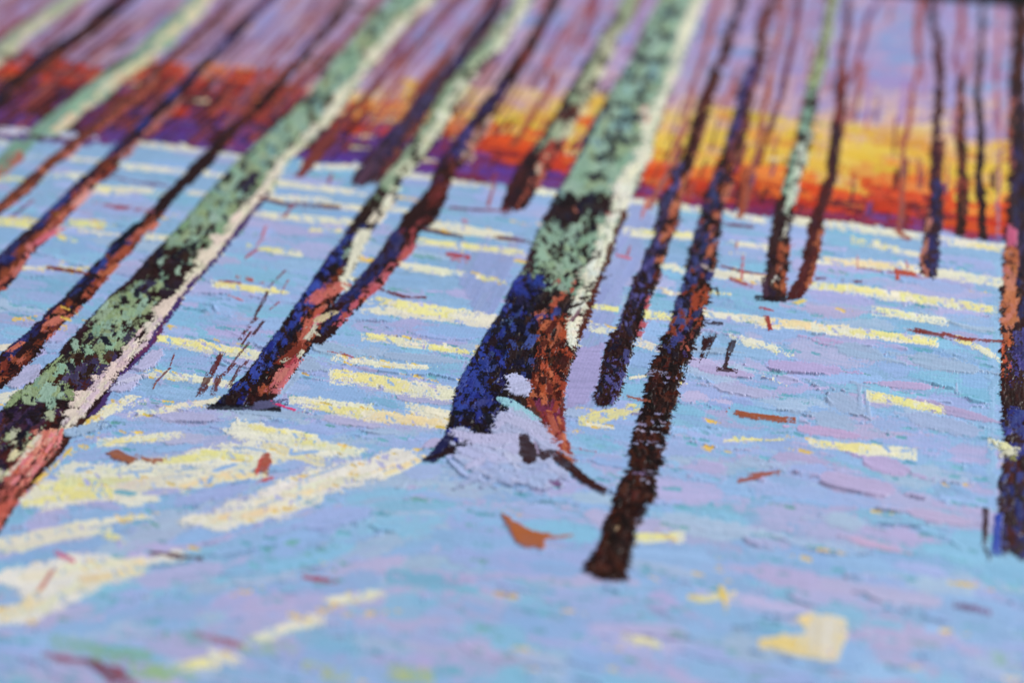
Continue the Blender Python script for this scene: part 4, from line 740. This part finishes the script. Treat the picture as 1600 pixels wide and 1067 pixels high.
# U W X Z
kU = [(-150,1446,1454),(0,1450,1458),(40,1452,1465),(50,1457,1469),(75,1460,1472),(100,1460,1475),(150,1462,1476),(200,1457,1472),(225,1454,1472),(250,1454,1470),(267,1452,1469),(292,1452,1471),(317,1450,1471),(342,1445,1472),(367,1442,1470),(392,1440,1468),(417,1437,1466),(432,1444,1464)]
tree(kU, (74,36,48), [(LT, 0, 250, 0.2, 0.9, [(120,56,60), (96,44,50)], 1.0, 20, 7), (SH, 290, 430, 0.3, 1.0, [(50,50,110), (56,60,120), (60,36,44), (44,36,80)], 1.7, 16, 10), (LT, 330, 430, 0.0, 0.3, [(196,116,106), (200,124,100)], 1.4, 14, 7)], rough=1.8)
kW = [(120,1496,1508),(150,1496,1507),(200,1496,1509),(225,1494,1509),(267,1494,1511),(300,1495,1514),(330,1493,1512),(352,1495,1510),(370,1494,1508)]
tree(kW, (66,34,30), [(LT, 130, 350, 0.1, 0.9, [(120,60,44), (140,70,44), (170,60,50)], 1.0, 16, 7)], rough=1.6)
kX = [(-150,1534,1541),(0,1532,1540),(50,1529,1538),(75,1528,1539),(100,1526,1538),(125,1523,1534),(150,1522,1533),(175,1524,1535),(200,1527,1538),(250,1528,1539),(267,1523,1536),(292,1523,1536),(317,1527,1542),(350,1527,1543),(376,1531,1546)]
tree(kX, (56,28,30), [(SH, 100, 300, 0.0, 0.5, [(60,44,70)], 0.9, 18, 6), (LT, 60, 140, 0.4, 1, [(130,70,56)], 0.8, 16, 5)], rough=1.6)
kZ = [(-150,1576,1612),(0,1584,1612),(25,1582,1611),(75,1580,1605),(100,1579,1603),(125,1575,1602),(150,1577,1604),(175,1574,1606),(225,1573,1606),(250,1572,1608),(267,1574,1610),(317,1572,1614),(355,1572,1614),(392,1569,1618),(442,1567,1622),(492,1562,1624),(534,1564,1624),(584,1564,1626),(634,1564,1628),(659,1561,1630),(684,1569,1632),(709,1568,1634),(734,1564,1636),(759,1560,1638),(784,1560,1640),(812,1561,1640),(840,1562,1638),(866,1566,1630)]
tree(kZ, (62,32,36), [(LT, 10, 130, 0.1, 0.9, [(90,40,34), (110,54,44)], 1.2, 22, 10), (LT, 160, 265, 0.0, 0.5, [(190,100,84), (206,120,100)], 1.2, 18, 9), (SH, 160, 400, 0.3, 1.0, [(56,50,96), (50,44,80), (60,40,50)], 1.3, 20, 12), (LT, 388, 535, 0.0, 0.42, [(206,120,70), (196,104,60), (214,128,110)], 1.9, 20, 11), (SH, 400, 560, 0.45, 1.0, [(54,54,110), (70,60,100), (50,40,60)], 1.5, 22, 13),
  (SH, 530, 600, 0.2, 1.0, [(70,66,140), (60,56,120)], 1.5, 22, 14), (LT, 535, 625, 0.0, 0.22, [(206,90,50), (96,44,36)], 1.3, 14, 7), (LT, 590, 650, 0.1, 0.8, [(84,44,40), (60,30,30)], 1.2, 20, 12), (SH, 650, 720, 0.1, 1.0, [(56,60,150), (60,66,140)], 1.6, 22, 15), (SH, 720, 866, 0.0, 1.0, [(50,60,130), (54,34,40), (66,50,70), (90,40,34)], 1.7, 16, 10)], rough=2.4, h=0.6, label='dark trunk with orange dabs at the right border')
dab((1581,360),(1581,382),17,(214,92,138),h=0.9,pid=new('sunlit_bark'))
dab((1560,806),(1556,862),13,(48,74,180),h=0.7,pid=new('shaded_bark'),dry=0.1)
dab((1540,800),(1539,848),9,(70,40,50),h=0.5,pid=new('painted_twig'),dry=0.15); dab((1539,856),(1545,872),6,(70,40,50),h=0.5,pid=SNOW,dry=0.3)
dab((1574,704),(1580,716),8,(150,150,90),h=0.5,pid=SNOW,dry=0.3); dab((1566,698),(1574,704),13,(226,224,176),h=1.0,pid=new(SUN)); dab((1572,712),(1582,708),10,(218,216,190),h=0.9,pid=new(SUN))

# ------------------------------------------------------------------ leaves, twigs and marks
def leaf(pts, c, **k): poly(pts, c, new('painted_leaf'), h=0.8, rough=1.8, **k)
leaf([(166,707),(184,704),(200,712),(216,719),(202,726),(188,722),(174,717)], (156,92,62)); dab((222,716),(232,721),6,(158,96,70),h=0.5,pid=new('painted_leaf')); dab((240,720),(250,720),5,(164,104,80),h=0.4,pid=new('painted_leaf'),dry=0.2)
leaf([(417,708),(425,712),(424,728),(419,744),(411,741),(402,743),(400,738),(407,722)], (170,84,70)); dab((401,742),(408,718),5,(214,84,80),h=0.6,pid=new('painted_leaf')); dab((412,752),(418,750),6,(190,96,100),h=0.5,pid=new('painted_leaf'))
leaf([(783,802),(798,810),(814,820),(836,831),(858,834),(872,840),(858,843),(853,860),(838,856),(824,858),(808,848),(797,832)], (170,96,54)); dab((866,840),(888,838),5,(176,110,90),h=0.4,pid=new('painted_leaf'),dry=0.3)
tw = [((1148,645),(1172,652),8,RUST,0),((1168,650),(1230,657),8,(156,84,56),.1),((1160,752),(1182,748),5,(156,90,80),.1),((1180,744),(1208,741),7,(160,92,80),.2),((235,864),(270,868),6,(110,44,52),.1),((276,870),(313,873),7,(96,36,44),0),
 ((484,904),(492,906),6,(170,90,110),.1),((504,906),(514,908),8,(168,60,76),0),((78,1024),(100,1030),6,(170,110,140),.2),((98,1030),(132,1034),8,(150,80,96),.1),((144,1030),(158,1044),12,(150,72,84),0),((154,1042),(182,1068),14,(128,52,60),0),((186,1050),(204,1068),11,(140,60,70),.05),
 ((316,994),(326,998),8,(170,120,150),.1),((342,998),(356,1002),6,(170,120,140),.2),((354,1004),(368,1008),9,(160,110,130),.1),((1502,948),(1516,951),9,(112,84,120),.1),((1528,952),(1538,955),7,(130,104,150),.1),
 ((345,556),(330,586),9,(108,48,50),.15),((326,590),(311,622),12,(104,48,48),.12),((342,592),(334,614),8,(112,52,52),.2),((388,538),(352,582),3.4,(110,50,50),.3),((364,572),(350,586),5,(110,50,50),.3),((374,578),(360,602),5,(104,48,48),.2),((386,566),(382,572),5,(110,50,50),0),((272,556),(266,574),3,(128,62,62),.3),((265,578),(242,600),3,(128,62,62),.15),((244,600),(240,608),2.4,(140,80,60),0),
 ((418,460),(404,486),5,(96,42,46),.05),((402,488),(398,500),4,(96,42,46),.05),((412,504),(396,524),5,(90,40,44),.05),((446,424),(422,448),3,(128,62,72),.3),((450,440),(438,462),2.5,(160,100,120),.4),((436,474),(424,484),4,(150,100,120),.4),((398,500),(374,532),6,(108,48,50),.25),((392,520),(378,540),4,(108,48,50),.25),
 ((415,356),(408,376),5,(190,120,140),.3),((412,375),(402,384),4,(190,120,140),.3),((420,315),(462,324),6,(110,50,60),.1),((458,322),(446,338),5,(150,90,110),.2),((472,320),(480,321),4,(120,60,70),.1),((488,322),(520,325),5,(110,48,58),.1),((518,274),(512,292),5,(150,90,120),.3),
 ((700,326),(752,330),4,(110,50,60),.1),((755,330),(792,331),3,(130,70,80),.3),((672,362),(714,370),5,(100,44,54),0),((775,372),(818,378),5,(110,50,60),.1),((605,457),(634,466),5,(120,50,60),.1),((632,465),(660,466),3,(120,50,60),.2),((710,400),(722,402),6,(170,70,80),.1),((714,408),(722,410),4,(190,120,130),.1),((722,345),(732,350),6,(190,110,130),.2),((772,292),(762,324),5,(160,80,70),.15),((776,270),(768,290),6,(140,60,70),.1),
 ((1135,419),(1168,427),3.4,(130,56,60),0),((1160,426),(1196,431),3,(140,66,60),.1),((1161,405),(1159,436),4,(190,100,110),.3),((1150,440),(1166,446),5,(160,70,60),.1),((1135,352),(1170,355),4,(110,56,80),.1),((1152,378),(1150,390),4,(180,120,120),.3),((1195,484),(1208,487),4,(170,60,70),.1),((1198,498),(1204,518),7,(150,52,48),0),
 ((1340,420),(1398,428),3,(150,80,80),.3),((1400,424),(1402,436),6,(180,80,70),.2),((1412,428),(1430,431),8,(176,80,64),.25),((1282,437),(1345,441),4,(120,44,60),.3),((1340,402),(1340,420),3,(200,130,130),.3),((1416,406),(1418,420),3,(200,130,130),.3),((1425,518),(1448,522),4,(140,64,60),.3),((1440,519),(1476,527),6,(132,50,42),0),((1470,522),(1510,532),6,(140,56,46),.2),((1505,531),(1570,535),5,(140,60,50),.25),
 ((160,321),(180,325),5,(190,120,150),.3),((180,324),(205,327),7,(150,66,74),.15),((208,328),(242,333),4,(150,90,110),.3),((85,421),(128,427),5,(128,54,50),.1),((24,336),(38,326),4,(110,60,110),.1),((36,326),(50,316),4,(150,100,130),.2),((185,280),(230,290),3,(120,80,120),.3),((235,288),(265,292),3,(110,70,110),.2),((340,440),(368,443),4,(150,70,80),.1),((384,436),(398,440),7,(176,80,70),.1),((382,406),(398,394),4,(170,90,110),.3),((356,462),(372,468),3,(200,120,130),.3),
 ((980,621),(1008,628),4,(150,84,66),.05),((900,702),(925,705),4,(170,120,150),.3),((1012,312),(1002,345),6,(200,110,90),.35),((1165,268),(1158,338),10,(150,72,50),.1),((985,386),(980,400),4,(170,90,100),.3),((970,402),(978,404),4,(206,110,130),.2),((540,556),(556,562),3,(166,80,80),.2),((518,552),(540,556),2.4,(166,80,80),.3),((430,632),(462,643),4,(214,60,120),.3),((1405,365),(1412,370),8,(150,60,40),.1),
 ((1120,452),(1122,462),4,(60,40,50),0),((1112,505),(1118,506),6,(60,30,40),0),((1102,530),(1100,545),8,(66,30,32),.2),((1112,528),(1096,568),12,(66,30,32),.36),((1145,536),(1140,552),9,(66,34,38),.1),((1138,556),(1134,572),7,(66,34,38),.25),((1130,579),(1142,580),6,(70,36,38),.1),((1194,440),(1197,466),10,(80,50,70),.1)]
for a, b, t, c, dr in tw: dab(a, b, t, c, h=0.5, pid=new('painted_twig'), rag=0.55, dry=dr*1.3, mix=0.1)
for x, y, c, rx in [(257,1050,(150,188,132),20),(190,1025,(132,178,160),14),(300,998,(112,172,176),12),(120,1008,(140,180,170),8),(1562,1030,(146,184,176),7),(636,1052,(176,190,130),10),(420,1012,(150,190,150),12),(700,1046,(110,176,200),30),(660,905,(116,176,206),22),(510,1052,(170,188,130),6)]:
    dab((x-rx, y), (x+rx, y+2), 22, c, h=0.3, pid=new('brush_stroke'), rag=0.6, dry=0.2, mix=0.3)
# ------------------------------------------------------------------ merge small strokes
cnt = np.bincount(ID[(PX > 0) & (PX < 1600) & (PY > 0) & (PY < 1067)].ravel(), minlength=len(PARTS)+1)
brush = sorted([i for i, p in PARTS.items() if p[0] == 'brush_stroke'], key=lambda i: -cnt[i])
remap = np.arange(len(PARTS)+1)
for k, i in enumerate(brush):
    if k >= 290 or cnt[i] < 60: remap[i] = SNOW
for i, p in PARTS.items():
    if p[0] != 'brush_stroke' and cnt[i] < 12 and i not in (SKY, WOOD, SNOW) and not any(q[1] == i for q in PARTS.values()):
        remap[i] = p[1] if p[1] else SNOW
ID = remap[ID]

# finer relief that all the paint shares: canvas grain and lumps
HT += 0.014*samp(FINE, XG*1000+50, YG*1000)+0.015*samp(ISO, XG*1000, YG*1000+90)
HT = np.clip(HT, 0.06, 2.6)
HT[0, :] = HT[-1, :] = -0.05; HT[:, 0] = HT[:, -1] = -0.05
# soften single-cell spikes
H2 = HT.copy(); H2[1:-1, 1:-1] = 0.5*HT[1:-1, 1:-1]+0.125*(HT[:-2, 1:-1]+HT[2:, 1:-1]+HT[1:-1, :-2]+HT[1:-1, 2:]); HT = H2

# ------------------------------------------------------------------ materials
def mat_paint(name, rough, spec, bump):
    m = bpy.data.materials.new(name); m.use_nodes = True; nt = m.node_tree; b = nt.nodes['Principled BSDF']
    at = nt.nodes.new('ShaderNodeAttribute'); at.attribute_name = 'paint'
    tc = nt.nodes.new('ShaderNodeTexCoord')
    n1 = nt.nodes.new('ShaderNodeTexNoise'); n1.inputs['Scale'].default_value = 900; n1.inputs['Detail'].default_value = 5
    nt.links.new(tc.outputs['Object'], n1.inputs['Vector'])
    n2 = nt.nodes.new('ShaderNodeTexNoise'); n2.inputs['Scale'].default_value = 160; n2.inputs['Detail'].default_value = 4
    nt.links.new(tc.outputs['Object'], n2.inputs['Vector'])
    mp = nt.nodes.new('ShaderNodeMapRange'); mp.inputs['To Min'].default_value = 0.90; mp.inputs['To Max'].default_value = 1.08
    nt.links.new(n1.outputs['Fac'], mp.inputs['Value'])
    mx = nt.nodes.new('ShaderNodeVectorMath'); mx.operation = 'SCALE'
    nt.links.new(at.outputs['Color'], mx.inputs[0]); nt.links.new(mp.outputs['Result'], mx.inputs['Scale'])
    nt.links.new(mx.outputs['Vector'], b.inputs['Base Color'])
    mr = nt.nodes.new('ShaderNodeMapRange'); mr.inputs['To Min'].default_value = rough-0.12; mr.inputs['To Max'].default_value = rough+0.14
    mr.inputs['From Min'].default_value = 0.3; mr.inputs['From Max'].default_value = 0.7
    nt.links.new(n2.outputs['Fac'], mr.inputs['Value']); nt.links.new(mr.outputs['Result'], b.inputs['Roughness'])
    b.inputs['Specular IOR Level'].default_value = spec
    # canvas weave under the paint
    wv = []
    for ax in (0, 1):
        w_ = nt.nodes.new('ShaderNodeTexWave'); w_.wave_type = 'BANDS'; w_.bands_direction = 'X' if ax == 0 else 'Y'
        w_.inputs['Scale'].default_value = 260; w_.inputs['Distortion'].default_value = 1.5; w_.inputs['Detail'].default_value = 1
        nt.links.new(tc.outputs['Object'], w_.inputs['Vector']); wv.append(w_)
    ad = nt.nodes.new('ShaderNodeMath'); ad.operation = 'ADD'; nt.links.new(wv[0].outputs['Fac'], ad.inputs[0]); nt.links.new(wv[1].outputs['Fac'], ad.inputs[1])
    a2 = nt.nodes.new('ShaderNodeMath'); a2.operation = 'MULTIPLY_ADD'; a2.inputs[1].default_value = 0.22
    nt.links.new(ad.outputs[0], a2.inputs[0]); nt.links.new(n1.outputs['Fac'], a2.inputs[2])
    bp = nt.nodes.new('ShaderNodeBump'); bp.inputs['Strength'].default_value = bump; bp.inputs['Distance'].default_value = 0.00022
    nt.links.new(a2.outputs[0], bp.inputs['Height']); nt.links.new(bp.outputs['Normal'], b.inputs['Normal'])
    return m
M = {'oil': mat_paint('oil_paint', 0.36, 0.15, 0.5)}
def mat_plain(name, col, rough, nscale):
    m = bpy.data.materials.new(name); m.use_nodes = True; nt = m.node_tree; b = nt.nodes['Principled BSDF']
    n = nt.nodes.new('ShaderNodeTexNoise'); n.inputs['Scale'].default_value = nscale
    cr = nt.nodes.new('ShaderNodeValToRGB'); cr.color_ramp.elements[0].color = (*[c*0.7 for c in col], 1); cr.color_ramp.elements[1].color = (*[c*1.2 for c in col], 1)
    nt.links.new(n.outputs['Fac'], cr.inputs['Fac']); nt.links.new(cr.outputs['Color'], b.inputs['Base Color'])
    b.inputs['Roughness'].default_value = rough; b.inputs['Specular IOR Level'].default_value = 0.1
    return m
M['canvas'] = mat_plain('primed_canvas', (0.62, 0.60, 0.55), 0.9, 700)
M['black'] = mat_plain('black_cloth', (0.006, 0.006, 0.007), 0.95, 120)

# ------------------------------------------------------------------ build the objects
col = SC.collection
root = bpy.data.objects.new('painting', None); col.objects.link(root)
root['label'] = 'thickly brushed oil painting of birch trees in sunlit snow, lying flat on black cloth'
root['category'] = 'painting'
V = np.stack([XG.ravel(), YG.ravel(), HT.ravel()*0.001], 1).astype(np.float32)
CV = np.concatenate([COL.reshape(-1, 3), np.ones((NR*NCOL, 1), np.float32)], 1).astype(np.float32)
idx = np.arange(NR*NCOL).reshape(NR, NCOL)
F = np.stack([idx[:-1, :-1].ravel(), idx[:-1, 1:].ravel(), idx[1:, 1:].ravel(), idx[1:, :-1].ravel()], 1)
FI = ID[:-1, :-1].ravel()
order = np.argsort(FI, kind='stable'); F = F[order]; FI = FI[order]
ids, starts = np.unique(FI, return_index=True); ends = np.append(starts[1:], len(FI))
objs = {}
def meshobj(i, faces):
    name, parent, kind, label, mat, _ = PARTS[i]
    u, inv = np.unique(faces, return_inverse=True); inv = inv.reshape(-1)
    me = bpy.data.meshes.new(name); me.vertices.add(len(u)); me.vertices.foreach_set('co', V[u].ravel())
    me.loops.add(len(inv)); me.loops.foreach_set('vertex_index', inv.astype(np.int32))
    nf = len(faces); me.polygons.add(nf); me.polygons.foreach_set('loop_start', np.arange(0, nf*4, 4, dtype=np.int32))
    me.polygons.foreach_set('use_smooth', np.ones(nf, bool))
    me.update(calc_edges=True)
    a = me.color_attributes.new('paint', 'FLOAT_COLOR', 'POINT'); a.data.foreach_set('color', CV[u].ravel())
    me.materials.append(M[mat])
    o = bpy.data.objects.new(name, me); col.objects.link(o)
    if kind: o['kind'] = kind
    if label: o['label'] = label
    return o
for i, s, e in zip(ids, starts, ends): objs[int(i)] = meshobj(int(i), F[s:e])
for i, o in objs.items():
    p = PARTS[i][1]
    o.parent = objs[p] if p in objs else root

def box(name, x0, x1, y0, y1, z0, z1, mat, parent=None, bev=0.0):
    import bmesh
    bm = bmesh.new(); bmesh.ops.create_cube(bm, size=1)
    for v in bm.verts:
        v.co.x = x0 if v.co.x < 0 else x1; v.co.y = y0 if v.co.y < 0 else y1; v.co.z = z0 if v.co.z < 0 else z1
    if bev: bmesh.ops.bevel(bm, geom=bm.edges[:], offset=bev, segments=3, affect='EDGES')
    me = bpy.data.meshes.new(name); bm.to_mesh(me); bm.free(); me.materials.append(mat)
    o = bpy.data.objects.new(name, me); col.objects.link(o); o.parent = parent
    return o
box('canvas', XL-0.0008, XR+0.0008, YBOT-0.0008, YTOP+0.0008, -0.030, -0.00002, M['canvas'], root, 0.0012)
fl = box('tabletop', -3, 3, -3, 4, -0.08, -0.0305, M['black']); fl['kind'] = 'structure'
print('parts', len(objs), 'quads', len(F), 'painting', XL, XR, YBOT, YTOP)
